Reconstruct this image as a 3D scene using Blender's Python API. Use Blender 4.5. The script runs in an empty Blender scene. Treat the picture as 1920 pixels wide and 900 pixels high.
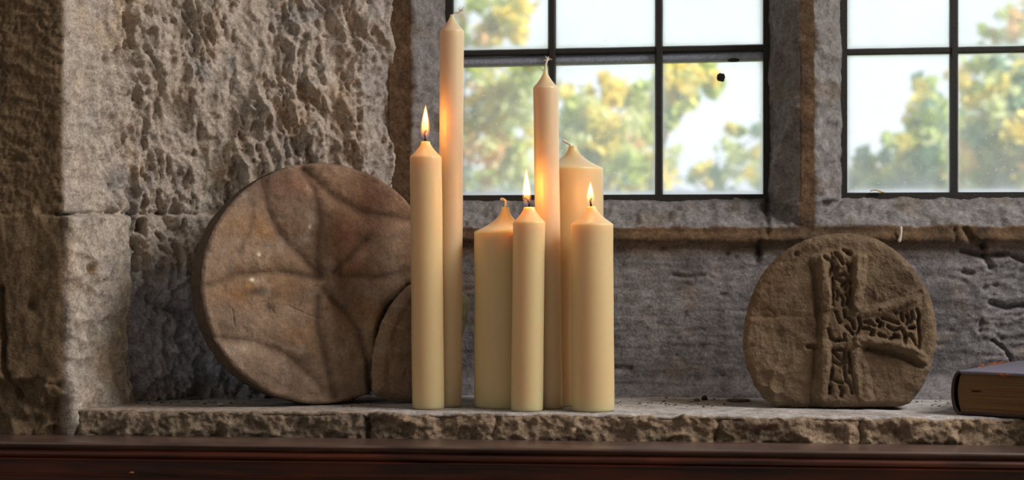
import bpy, math, random
import numpy as np
from mathutils import Vector

random.seed(7)
RNG = np.random.default_rng(11)
SC = bpy.context.scene
COL = SC.collection
SILL = 1.0

# ------------------------------------------------------------------ camera frame
PSI = math.radians(5.5)
FPX, CX, CY = 3000.0, 960.0, 480.0
FWD = np.array([-math.sin(PSI), math.cos(PSI), 0.0])
RGT = np.array([math.cos(PSI), math.sin(PSI), 0.0])
UP = np.array([0.0, 0.0, 1.0])
CAM = -2.0 * FWD + np.array([0, 0, 1.1967])


def rdir(px, py):
    return FWD + RGT * ((px - CX) / FPX) + UP * ((CY - py) / FPX)


def at_depth(px, py, d):
    return CAM + rdir(px, py) * d


def on_Y(px, py, y):
    d = rdir(px, py)
    return CAM + d * ((y - CAM[1]) / d[1])


def on_Z(px, py, z):
    d = rdir(px, py)
    return CAM + d * ((z - CAM[2]) / d[2])


def on_plane(px, py, p0, n):
    d = rdir(px, py)
    return CAM + d * (np.dot(p0 - CAM, n) / np.dot(d, n))


def camxy(X, D, z):
    p = CAM + RGT * X + FWD * D
    p[2] = z
    return p


def project(P):
    q = P - CAM
    d = q @ FWD
    return CX + FPX * (q @ RGT) / d, CY - FPX * q[..., 2] / d


def lin(c):
    c = np.asarray(c, float) / 255.0
    return np.where(c <= 0.04045, c / 12.92, ((c + 0.055) / 1.055) ** 2.4)


# ------------------------------------------------------------------ noise (vectorised)
def _h(ix, iy, seed):
    ix = ix.astype(np.int64); iy = iy.astype(np.int64)
    n = (ix * 374761393 + iy * 668265263 + seed * 1442695041) & 0xFFFFFFFF
    n = ((n ^ (n >> 13)) * 1274126177) & 0xFFFFFFFF
    n = ((n ^ (n >> 16)) * 2246822519) & 0xFFFFFFFF
    return ((n ^ (n >> 15)) & 0xFFFFFF) / float(0x1000000)


def perlin(x, y, seed=0):
    ix, iy = np.floor(x), np.floor(y)
    fx, fy = x - ix, y - iy
    u = fx * fx * fx * (fx * (fx * 6 - 15) + 10)
    v = fy * fy * fy * (fy * (fy * 6 - 15) + 10)

    def g(dx, dy):
        a = _h(ix + dx, iy + dy, seed) * 2 * math.pi
        return np.cos(a) * (fx - dx) + np.sin(a) * (fy - dy)
    a = g(0, 0) * (1 - u) + g(1, 0) * u
    b = g(0, 1) * (1 - u) + g(1, 1) * u
    return (a * (1 - v) + b * v) * 1.4


def fbm(x, y, octv=4, seed=0, gain=0.5, lac=2.03):
    s, a, t = 0.0, 1.0, 0.0
    for i in range(octv):
        s = s + a * perlin(x, y, seed + i * 17); t += a
        x, y, a = x * lac, y * lac, a * gain
    return s / t


def ridged(x, y, octv=4, seed=0, gain=0.5):
    s, a, t = 0.0, 1.0, 0.0
    for i in range(octv):
        s = s + a * (1 - np.abs(perlin(x, y, seed + i * 13))) ** 2; t += a
        x, y, a = x * 2.07, y * 2.07, a * gain
    return s / t


def scoops(x, y, seed=0, k=1.0):
    """chipped rock: lower envelope of tilted bowls, sharp ridges between; about 0..1"""
    ix, iy = np.floor(x), np.floor(y)
    best = np.full(np.shape(x), 9.0)
    for dx in (-1, 0, 1):
        for dy in (-1, 0, 1):
            cx, cy = ix + dx, iy + dy
            px_, py_ = cx + _h(cx, cy, seed), cy + _h(cx, cy, seed + 1)
            gx, gy = _h(cx, cy, seed + 2) - .5, _h(cx, cy, seed + 3) - .5
            o = _h(cx, cy, seed + 4) * .6
            ex, ey = x - px_, y - py_
            best = np.minimum(best, o + gx * ex + gy * ey + k * (ex * ex + ey * ey))
    return best


def sstep(a, b, x):
    t = np.clip((x - a) / (b - a), 0, 1)
    return t * t * (3 - 2 * t)


def dpoly(x, y, pts):
    """distance to a polyline"""
    best = np.full(np.shape(x), 1e9)
    for (x0, y0), (x1, y1) in zip(pts[:-1], pts[1:]):
        vx, vy = x1 - x0, y1 - y0
        L = vx * vx + vy * vy + 1e-9
        t = np.clip(((x - x0) * vx + (y - y0) * vy) / L, 0, 1)
        best = np.minimum(best, np.hypot(x - x0 - t * vx, y - y0 - t * vy))
    return best


def blob(x, y, cx, cy, rx, ry=None):
    ry = ry or rx
    return np.exp(-(((x - cx) / rx) ** 2 + ((y - cy) / ry) ** 2))


def mixc(a, b, t):
    return a + (b - a) * np.asarray(t)[..., None]


# ------------------------------------------------------------------ objects
def tag(o, label=None, cat=None, group=None, kind=None):
    if label: o['label'] = label
    if cat: o['category'] = cat
    if group: o['group'] = group
    if kind: o['kind'] = kind
    return o


def mesh_np(name, V, F, mat=None, parent=None, col=None, smooth=True):
    """V (n,3), F (m,4) or list of index lists"""
    me = bpy.data.meshes.new(name)
    if isinstance(F, np.ndarray):
        k = F.shape[1]
        me.vertices.add(len(V)); me.vertices.foreach_set('co', np.ascontiguousarray(V, np.float32).ravel())
        me.loops.add(F.size); me.loops.foreach_set('vertex_index', np.ascontiguousarray(F, np.int32).ravel())
        me.polygons.add(len(F)); me.polygons.foreach_set('loop_start', np.arange(0, F.size, k, dtype=np.int32))
        me.update(calc_edges=True)
    else:
        me.from_pydata([tuple(v) for v in V], [], F)
    if smooth:
        me.polygons.foreach_set('use_smooth', np.ones(len(me.polygons), bool))
    if col is not None:
        at = me.color_attributes.new('Col', 'FLOAT_COLOR', 'POINT')
        c = np.ones((len(V), 4), np.float32); c[:, :3] = col
        at.data.foreach_set('color', c.ravel())
    me.validate()
    o = bpy.data.objects.new(name, me)
    COL.objects.link(o)
    if mat: me.materials.append(mat)
    if parent: o.parent = parent
    return o


def empty(name, loc=(0, 0, 0), rot=(0, 0, 0)):
    o = bpy.data.objects.new(name, None)
    o.empty_display_size = .02
    o.location = loc; o.rotation_euler = rot
    COL.objects.link(o)
    return o


def grid_faces(nu, nv, closed=False, flip=False, base=0):
    i = np.arange(nu if closed else nu - 1)[:, None]
    j = np.arange(nv - 1)[None, :]
    i2 = (i + 1) % nu
    a = i * nv + j; b = i2 * nv + j; c = i2 * nv + j + 1; d = i * nv + j + 1
    q = (a, d, c, b) if flip else (a, b, c, d)
    return np.stack([np.broadcast_to(t, (i.size, nv - 1)) for t in q], -1).reshape(-1, 4) + base


def box_arrays(boxes):
    V, F = [], []
    for (x0, x1, y0, y1, z0, z1) in boxes:
        b = len(V)
        V += [(x, y, z) for z in (z0, z1) for y in (y0, y1) for x in (x0, x1)]
        F += [[b + k for k in f] for f in ((0, 2, 3, 1), (4, 5, 7, 6), (0, 1, 5, 4), (2, 6, 7, 3), (0, 4, 6, 2), (1, 3, 7, 5))]
    return V, F


def boxes(name, bs, mat, parent=None, bevel=0):
    V, F = box_arrays(bs)
    o = mesh_np(name, V, F, mat, parent, smooth=False)
    if bevel:
        m = o.modifiers.new('b', 'BEVEL'); m.width = bevel; m.segments = 2
    return o


def lathe(profile, n=48, seed=None):
    """profile [(r,z)...] -> V,F (closed poles with r=0 allowed)"""
    a = np.linspace(0, 2 * math.pi, n, endpoint=False)
    r = np.array([p[0] for p in profile]); z = np.array([p[1] for p in profile])
    V = np.stack([np.cos(a)[:, None] * r, np.sin(a)[:, None] * r, np.broadcast_to(z, (n, len(z)))], -1)
    return V, grid_faces(n, len(r), closed=True)


def tube(pts, rad, n=10, sub=6):
    """swept tube through points (Catmull-Rom), rad scalar or list, rounded ends"""
    pts = [np.array(p, float) for p in pts]
    rr = [rad] * len(pts) if np.isscalar(rad) else list(rad)
    ext = [2 * pts[0] - pts[1]] + pts + [2 * pts[-1] - pts[-2]]
    er = [rr[0]] + rr + [rr[-1]]
    C, R = [], []
    for i in range(1, len(ext) - 2):
        for s in range(sub):
            t = s / sub
            p0, p1, p2, p3 = ext[i - 1:i + 3]
            C.append(.5 * ((2 * p1) + (-p0 + p2) * t + (2 * p0 - 5 * p1 + 4 * p2 - p3) * t * t + (-p0 + 3 * p1 - 3 * p2 + p3) * t ** 3))
            R.append(er[i] * (1 - t) + er[i + 1] * t)
    C.append(pts[-1]); R.append(rr[-1])
    C = np.array(C); R = np.array(R)
    T = np.gradient(C, axis=0); T /= np.linalg.norm(T, axis=1)[:, None] + 1e-12
    ref = np.array([0.13, 0.9, 0.2])
    N = np.cross(T, ref); N /= np.linalg.norm(N, axis=1)[:, None] + 1e-9
    B = np.cross(T, N)
    # rounded ends
    C = np.vstack([C[:1] - T[:1] * R[0] * .6, C[:1], C[1:], C[-1:] + T[-1:] * R[-1] * .6])
    N = np.vstack([N[:1], N, N[-1:]]); B = np.vstack([B[:1], B, B[-1:]])
    R = np.concatenate([[R[0] * .25], R, [R[-1] * .25]])
    a = np.linspace(0, 2 * math.pi, n, endpoint=False)
    V = C[None] + (np.cos(a)[:, None, None] * N[None] + np.sin(a)[:, None, None] * B[None]) * R[None, :, None]
    m = len(C)
    F = [list(f) for f in grid_faces(n, m, closed=True)]
    F.append([i * m for i in range(n)]); F.append([i * m + m - 1 for i in range(n)][::-1])
    return V.reshape(-1, 3), F


def rock(name, size, mat, parent=None, seed=1, flat=True, n=20, m=14):
    a = np.linspace(0, 2 * math.pi, n, endpoint=False)[:, None]
    b = np.linspace(-math.pi / 2, math.pi / 2, m)[None]
    d = np.stack([np.cos(a) * np.cos(b), np.sin(a) * np.cos(b), np.broadcast_to(np.sin(b), (n, m))], -1)
    s = 1 + .35 * perlin(d[..., 0] * 1.7 + seed * 3.1 + d[..., 2], d[..., 1] * 1.7 + seed * 1.7 - d[..., 2], seed)
    V = d * s[..., None] * np.array(size)
    if flat: V[..., 2] = np.maximum(V[..., 2], -size[2] * .55)
    return mesh_np(name, V.reshape(-1, 3), grid_faces(n, m, closed=True), mat, parent, smooth=not flat)


# ------------------------------------------------------------------ materials
def mat(name):
    m = bpy.data.materials.new(name); m.use_nodes = True
    nt = m.node_tree
    return m, nt, nt.nodes['Principled BSDF']


def node(nt, kind, **kw):
    n = nt.nodes.new(kind)
    for k, v in kw.items():
        if k.startswith('i_'):
            n.inputs[k[2:].replace('_', ' ')].default_value = v
        else:
            setattr(n, k, v)
    return n


def stone_mat(name, bump=.35, scale=260., rough=.92, vary=.38, color=None):
    m, nt, b = mat(name)
    L = nt.links.new
    tc = node(nt, 'ShaderNodeTexCoord')
    if color is None:
        at = node(nt, 'ShaderNodeAttribute', attribute_name='Col'); src = at.outputs['Color']
    else:
        rgb = node(nt, 'ShaderNodeRGB'); rgb.outputs[0].default_value = (*color, 1); src = rgb.outputs[0]
    n1 = node(nt, 'ShaderNodeTexNoise', i_Scale=scale * .22, i_Detail=8.0, i_Roughness=.65)
    n2 = node(nt, 'ShaderNodeTexNoise', i_Scale=scale, i_Detail=5.0, i_Roughness=.7)
    n3 = node(nt, 'ShaderNodeTexVoronoi', i_Scale=scale * 1.3)
    for n in (n1, n2, n3): L(tc.outputs['Object'], n.inputs['Vector'])
    mr = node(nt, 'ShaderNodeMapRange', i_From_Min=.3, i_From_Max=.7, i_To_Min=1 - vary, i_To_Max=1 + vary)
    L(n1.outputs['Fac'], mr.inputs['Value'])
    mr2 = node(nt, 'ShaderNodeMapRange', i_From_Min=.36, i_From_Max=.64, i_To_Min=1 - vary * .8, i_To_Max=1 + vary * .8)
    L(n2.outputs['Fac'], mr2.inputs['Value'])
    mu = node(nt, 'ShaderNodeMath', operation='MULTIPLY')
    L(mr.outputs[0], mu.inputs[0]); L(mr2.outputs[0], mu.inputs[1])
    mx = node(nt, 'ShaderNodeVectorMath', operation='SCALE')
    L(src, mx.inputs[0]); L(mu.outputs[0], mx.inputs['Scale'])
    L(mx.outputs[0], b.inputs['Base Color'])
    b.inputs['Roughness'].default_value = rough
    b.inputs['Specular IOR Level'].default_value = .25
    ad = node(nt, 'ShaderNodeMath', operation='MULTIPLY_ADD'); ad.inputs[1].default_value = .5
    L(n2.outputs['Fac'], ad.inputs[0]); L(n1.outputs['Fac'], ad.inputs[2])
    bp = node(nt, 'ShaderNodeBump', i_Strength=bump, i_Distance=.004)
    L(ad.outputs[0], bp.inputs['Height']); L(bp.outputs[0], b.inputs['Normal'])
    return m


def plain(name, color, rough=.6, spec=.4, bump=0, scale=200, vary=.0, metallic=0):
    m, nt, b = mat(name)
    L = nt.links.new
    b.inputs['Base Color'].default_value = (*color, 1)
    b.inputs['Roughness'].default_value = rough
    b.inputs['Specular IOR Level'].default_value = spec
    b.inputs['Metallic'].default_value = metallic
    if bump or vary:
        tc = node(nt, 'ShaderNodeTexCoord')
        n = node(nt, 'ShaderNodeTexNoise', i_Scale=float(scale), i_Detail=6.0, i_Roughness=.65)
        L(tc.outputs['Object'], n.inputs['Vector'])
        if bump:
            bp = node(nt, 'ShaderNodeBump', i_Strength=bump, i_Distance=.002)
            L(n.outputs['Fac'], bp.inputs['Height']); L(bp.outputs[0], b.inputs['Normal'])
        if vary:
            mr = node(nt, 'ShaderNodeMapRange', i_From_Min=.3, i_From_Max=.7, i_To_Min=1 - vary, i_To_Max=1 + vary)
            L(n.outputs['Fac'], mr.inputs['Value'])
            mx = node(nt, 'ShaderNodeVectorMath', operation='SCALE'); mx.inputs[0].default_value = color
            L(mr.outputs[0], mx.inputs['Scale']); L(mx.outputs[0], b.inputs['Base Color'])
    return m


M_WALL = stone_mat('rough_wall_stone', .8, 300)
M_BACK = stone_mat('plastered_stone', .6, 260)
M_SILL = stone_mat('sill_stone', .9, 320)
M_DISC = stone_mat('carved_stone', .45, 330, vary=.24)
M_CROSS = stone_mat('gritstone', .8, 460, vary=.24)
M_PLAIN = stone_mat('masonry', .3, 60, color=tuple(lin((120, 108, 95))))
M_BAR = plain('dark_glazing_metal', tuple(lin((38, 34, 32))), .55, .4, .4, 300, .3)
M_LEAD = plain('grey_saddle_metal', tuple(lin((150, 160, 178))), .5, .4, .5, 350, .35)
M_WICK = plain('cotton_wick', tuple(lin((238, 230, 216))), .9, .1, .6, 1500, .2)
M_BURNT = plain('charred_wick', (.012, .010, .009), .9, .1, .5, 900)
M_DARKBIT = plain('dark_grit', tuple(lin((60, 54, 50))), .95, .1, .5, 600, .4)
M_PALEBIT = plain('pale_chip', tuple(lin((190, 178, 160))), .9, .2, .3, 500, .2)


def wax_mat(name, color, sss=1.0):
    m, nt, b = mat(name)
    b.inputs['Base Color'].default_value = (*color, 1)
    b.inputs['Roughness'].default_value = .36
    b.inputs['Specular IOR Level'].default_value = .45
    b.inputs['Subsurface Weight'].default_value = sss
    b.inputs['Subsurface Radius'].default_value = (1.0, .48, .18)
    b.inputs['Subsurface Scale'].default_value = .042
    tc = node(nt, 'ShaderNodeTexCoord'); n = node(nt, 'ShaderNodeTexNoise', i_Scale=160.0, i_Detail=3.0)
    nt.links.new(tc.outputs['Object'], n.inputs['Vector'])
    bp = node(nt, 'ShaderNodeBump', i_Strength=.06, i_Distance=.001)
    nt.links.new(n.outputs['Fac'], bp.inputs['Height']); nt.links.new(bp.outputs[0], b.inputs['Normal'])
    return m


M_WAX = wax_mat('cream_wax', tuple(lin((214, 192, 148))))
M_WAXW = wax_mat('ivory_wax', tuple(lin((208, 190, 160))))


def flame_mat(name, stops, add=True):
    m, nt, b = mat(name)
    nt.nodes.remove(b)
    L = nt.links.new
    tc = node(nt, 'ShaderNodeTexCoord'); sp = node(nt, 'ShaderNodeSeparateXYZ')
    L(tc.outputs['Generated'], sp.inputs[0])
    cr = node(nt, 'ShaderNodeValToRGB')
    el = cr.color_ramp.elements
    while len(el) < len(stops): el.new(.5)
    for e, (p, c) in zip(el, stops): e.position = p; e.color = (*c, 1)
    L(sp.outputs['Z'], cr.inputs[0])
    em = node(nt, 'ShaderNodeEmission', i_Strength=1.0); L(cr.outputs[0], em.inputs['Color'])
    tr = node(nt, 'ShaderNodeBsdfTransparent'); ad = node(nt, 'ShaderNodeAddShader')
    L(em.outputs[0], ad.inputs[0]); L(tr.outputs[0], ad.inputs[1])
    L(ad.outputs[0], nt.nodes['Material Output'].inputs['Surface'])
    return m


M_FLAME = flame_mat('flame_outer', [(0, (.02, .02, .06)), (.18, (.22, .07, .02)), (.5, (.42, .15, .02)), (.85, (.5, .2, .03)), (1, (.3, .08, .01))])
M_CORE = flame_mat('flame_inner', [(0, (.0, .0, .0)), (.15, (.35, .16, .04)), (.4, (1.0, .62, .22)), (.7, (1.2, .95, .5)), (1, (.8, .45, .12))])


# ------------------------------------------------------------------ wall_front + wall_left (splayed reveal)
def build_left():
    path_px = [(-60, 0.0), (0, 0.0), (60, 0.0), (112, 0.0), (121, .004), (150, .038), (240, .115), (320, .15), (400, .175), (560, .212), (675, .238), (742, .268)]
    pts = np.array([on_Y(p, 480, y)[:2] for p, y in path_px])
    seg = np.r_[0, np.cumsum(np.linalg.norm(np.diff(pts, axis=0), axis=1))]
    du = .0021
    u = np.arange(0, seg[-1], du)
    x = np.interp(u, seg, pts[:, 0]); y = np.interp(u, seg, pts[:, 1])
    k = np.hanning(9); k /= k.sum()
    xs = np.convolve(np.pad(x, 4, 'edge'), k, 'valid'); ys = np.convolve(np.pad(y, 4, 'edge'), k, 'valid')
    xs[0], ys[0] = x[0], y[0]; xs[-1], ys[-1] = x[-1], y[-1]
    k2 = np.hanning(31); k2 /= k2.sum()
    tx = np.gradient(np.convolve(np.pad(xs, 15, 'reflect', reflect_type='odd'), k2, 'valid')); ty = np.gradient(np.convolve(np.pad(ys, 15, 'reflect', reflect_type='odd'), k2, 'valid'))
    ln = np.hypot(tx, ty); nx, ny = ty / ln, -tx / ln
    z = np.r_[np.arange(.93, 1.70, .0021), 1.76, 1.9, 2.15]
    U, Z = np.meshgrid(u, z, indexing='ij')
    P = np.stack([np.broadcast_to(xs[:, None], U.shape), np.broadcast_to(ys[:, None], U.shape), Z], -1).copy()
    px, py = project(P)
    # -- masks
    front = 1 - sstep(112, 126, px)
    strip = (1 - front) * (1 - sstep(165, 230, px + 25 * fbm(U * 20, Z * 14, 3, 5)))
    upper = 1 - sstep(398, 406, py + 4 * fbm(U * 40, Z * 10, 2, 61))
    block = (1 - upper) * (1 - front) * (1 - sstep(236, 246, px + 8 * fbm(U * 10, Z * 22, 3, 8)))
    recess = (1 - upper) * (1 - front) * (1 - block)
    crag = np.clip(1 - front - strip - block, 0, 1)
    endz = sstep(660, 700, px)                      # smoother dressed stone by the window
    w1, w2 = fbm(U * 14, Z * 10, 3, 21), fbm(U * 14, Z * 10, 3, 33)
    uu, zz = U + .018 * w1, Z + .022 * w2
    big = fbm(uu * 7, zz * 4.5, 3, 3)
    w3, w4 = fbm(U * 55, Z * 40, 3, 22), fbm(U * 55, Z * 40, 3, 34)
    ua, za = uu + .006 * w3, zz + .008 * w4
    sc1 = scoops(ua * 26 + za * 7, za * 11 - ua * 7, 40, 1.1)
    sc2 = scoops(ua * 64 + za * 18, za * 26 - ua * 16, 50, 1.2)
    sc3 = scoops(ua * 135 + za * 40, za * 58 - ua * 30, 55, 1.2)
    sc4 = scoops(ua * 260, za * 190, 56, 1.2)
    rid = ridged(ua * 30 + za * 6, za * 14, 6, 70, .64)
    fine = fbm(U * 160, Z * 120, 4, 80)
    pitn = sstep(.38, .7, fbm(uu * 38, zz * 26, 4, 91))
    calm = sstep(.05, .35, fbm(uu * 8 + 9, zz * 3.2, 3, 95)) + .9 * np.exp(-((px - 392 - 12 * w1) / 20) ** 2) * sstep(170, 250, py) + .8 * np.exp(-((px - 625 - 14 * w1) / 22) ** 2)
    calm = np.clip(calm, 0, 1)
    roughh = (.017 * (sc1 - .5) + .013 * (sc2 - .5) + .0085 * (sc3 - .5) + .0034 * (sc4 - .5) + .020 * (rid - .55) - .009 * pitn) * (1 - .62 * calm) + .016 * big - .006 * calm + .0012 * fine
    amp = 1 - .35 * endz
    h = crag * amp * roughh
    h += recess * (-.004 + .12 * roughh + .0030 * (scoops(ua * 70, za * 60, 57, 1.1) - .5))
    smoothh = .003 * big + .0042 * (scoops(uu * 45, zz * 60, 100, 1.0) - .4) + .0018 * fbm(U * 120, Z * 45, 3, 99) - .004 * sstep(.45, .65, fbm(U * 60, Z * 45, 3, 98))
    h += strip * (smoothh * (.7 + .8 * upper) + .0022 * (ridged(U * 30, Z * 190, 2, 96) - .5) * upper + .18 * roughh)
    h += block * (.012 + smoothh * 1.2 + .12 * roughh + .0016 * (ridged(U * 110, Z * 26, 2, 97) - .5) * (1 - sstep(470, 520, py)))
    # lower block bulges into the sill
    h += block * .010 * sstep(690, 750, py)
    # front wall: hatched chisel marks above, worn plaster below, rubble at foot
    hatch = .0022 * (ridged(U * 55, Z * 130, 2, 120) - .5) * sstep(.0, .3, fbm(U * 16, Z * 11, 2, 121) + .15) + .0016 * (ridged(U * 120, Z * 60, 2, 122) - .5)
    worn = .0052 * (scoops(uu * 34, zz * 17, 130, 1.0) - .4) + .0025 * (ridged(U * 60, Z * 24, 3, 131) - .5)
    rub = .018 * (scoops(uu * 32, zz * 32, 140, 1.2) - .5) + .008 * (scoops(uu * 80, zz * 70, 141, 1.2) - .5)
    foot = sstep(705, 725, py + 12 * fbm(U * 20, Z * 20, 3, 142))
    h += front * (upper * (hatch * 2.0 + .002 * big + .0040 * (scoops(uu * 50, zz * 90, 123, 1.0) - .4) - .003 * sstep(.3, .6, fbm(U * 60, Z * 50, 3, 124))) + (1 - upper) * (1 - foot) * (worn + .004) + foot * (rub - .004))
    # mortar band at the joint, left
    mort = front * np.exp(-((py - 398 - 4 * fbm(U * 15, U * 0, 2, 150)) / 14) ** 2) * (1 - sstep(55, 110, px))
    h += mort * (.006 * (scoops(U * 90, Z * 90, 151, 1.3) - .6) - .001)
    # joints and cracks (widths in millimetres turned to photo pixels at ~1.45 px/mm)
    j1 = np.abs(py - 401 - 5 * fbm(U * 18, Z * 0, 3, 160))
    h -= .009 * np.exp(-(j1 / 4.0) ** 2) * sstep(60, 110, px) * (1 - sstep(330, 400, px))
    d = dpoly(px, py, [(247, 405), (250, 470), (243, 540), (236, 600), (238, 640), (232, 690), (246, 745)]) + 4 * fbm(U * 60, Z * 60, 2, 162)
    h -= .014 * np.exp(-(d / 5.5) ** 2)
    h -= .035 * np.exp(-(((px - 263) / 8) ** 4 + ((py - 424) / 14) ** 4))
    h -= .02 * np.exp(-(((px - 257) / 4) ** 4 + ((py - 470) / 8) ** 4))
    h -= .03 * np.exp(-(((px - 124) / 18) ** 4 + ((py - 402) / 2.6) ** 4))
    d = dpoly(px, py, [(2, 540), (6, 610), (8, 690), (22, 718), (34, 745)]) + 3 * fbm(U * 60, Z * 60, 2, 165)
    h -= .014 * np.exp(-(d / 5) ** 2)
    d = dpoly(px, py, [(34, 722), (70, 712), (110, 722)]) + 4 * fbm(U * 50, Z * 50, 2, 167)
    h -= .006 * np.exp(-(d / 5) ** 2) * front
    d = dpoly(px, py, [(262, 545), (300, 575), (350, 590), (375, 585)]) + 4 * fbm(U * 50, Z * 50, 2, 168)
    h -= .012 * np.exp(-(d / 7) ** 2)
    h += .012 * recess * (1 - sstep(540, 580, py - .3 * (px - 300)))
    for cx, cy, r, dp in ((156, 505, 6, .006), (163, 528, 5, .004), (206, 545, 4, .004), (60, 570, 8, .008), (56, 575, 5, .005), (175, 615, 12, .005), (640, 145, 10, .010), (568, 165, 9, .008), (530, 228, 4, .008), (570, 70, 9, .007)):
        h -= dp * np.exp(-(((px - cx) / r) ** 2 + ((py - cy) / (r * 1.3)) ** 2))
    # dressed band next to the window: vertical tooling and a step
    h += .006 * sstep(668, 676, px + 6 * fbm(Z * 12, U * 0, 3, 170)) * (1 - sstep(735, 745, px)) * sstep(.1, .25, 1.0 + 0 * px) - .006 * endz
    # hanging cracks in the plaster, right of the rock face
    for pl in ([(610, 207), (625, 222), (655, 228)], [(605, 65), (618, 68)], [(660, 0), (656, 25)], [(690, 70), (708, 92)]):
        h -= .0035 * np.exp(-(dpoly(px, py, pl) / 2.2) ** 2)
    h = h + fine * .0010 + .0007 * fbm(U * 420, Z * 420, 2, 81)
    N = np.stack([np.broadcast_to(nx[:, None], U.shape), np.broadcast_to(ny[:, None], U.shape), 0 * U], -1)
    P += N * h[..., None]
    # -- stone colours
    c_spl = lin((180, 168, 156)); c_warm = lin((186, 162, 136)); c_gry = lin((150, 146, 144)); c_blue = lin((172, 174, 186))
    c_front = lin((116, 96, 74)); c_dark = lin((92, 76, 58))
    t1 = sstep(-.25, .35, fbm(U * 9 + 3, Z * 6, 4, 200)); t2 = sstep(.05, .4, fbm(U * 14, Z * 9 + 4, 4, 210)); t3 = sstep(.1, .45, fbm(U * 18 + 7, Z * 12, 4, 220))
    c = mixc(np.broadcast_to(c_spl, U.shape + (3,)), c_warm, .55 * t2)
    c = mixc(c, c_gry, .65 * t3 * (1 - .6 * strip))
    c = mixc(c, c_gry, .6 * endz)
    blu = recess * sstep(470, 560, py + 30 * fbm(U * 15, Z * 15, 2, 230))
    c = mixc(c, c_blue, .95 * blu)
    c = mixc(c, lin((150, 138, 124)), .6 * sstep(700, 745, py) * recess)
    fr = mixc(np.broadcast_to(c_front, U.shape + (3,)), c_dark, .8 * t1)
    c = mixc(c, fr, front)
    c = mixc(c, lin((150, 128, 100)), .5 * mort)
    c = mixc(c, lin((150, 110, 68)), .8 * blob(px, py, 156, 505, 7, 9))
    c = mixc(c, lin((225, 215, 200)), .9 * blob(px, py, 174, 616, 3, 5))
    cut = int(np.argmin(np.abs(px[:, 200] - 119)))
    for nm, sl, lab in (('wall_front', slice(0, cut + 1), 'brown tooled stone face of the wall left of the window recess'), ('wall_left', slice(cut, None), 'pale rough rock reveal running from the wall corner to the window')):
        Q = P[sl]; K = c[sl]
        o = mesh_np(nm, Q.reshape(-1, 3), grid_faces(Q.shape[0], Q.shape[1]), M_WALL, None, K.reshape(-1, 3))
        tag(o, lab, 'wall', kind='structure')
    return P


# ------------------------------------------------------------------ wall_back with both window openings
YF, YW = .266, .330           # front of the fillet, plane of the glass
WB = []                       # window openings (x0,x1,z0,z1) at the glass plane


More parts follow.
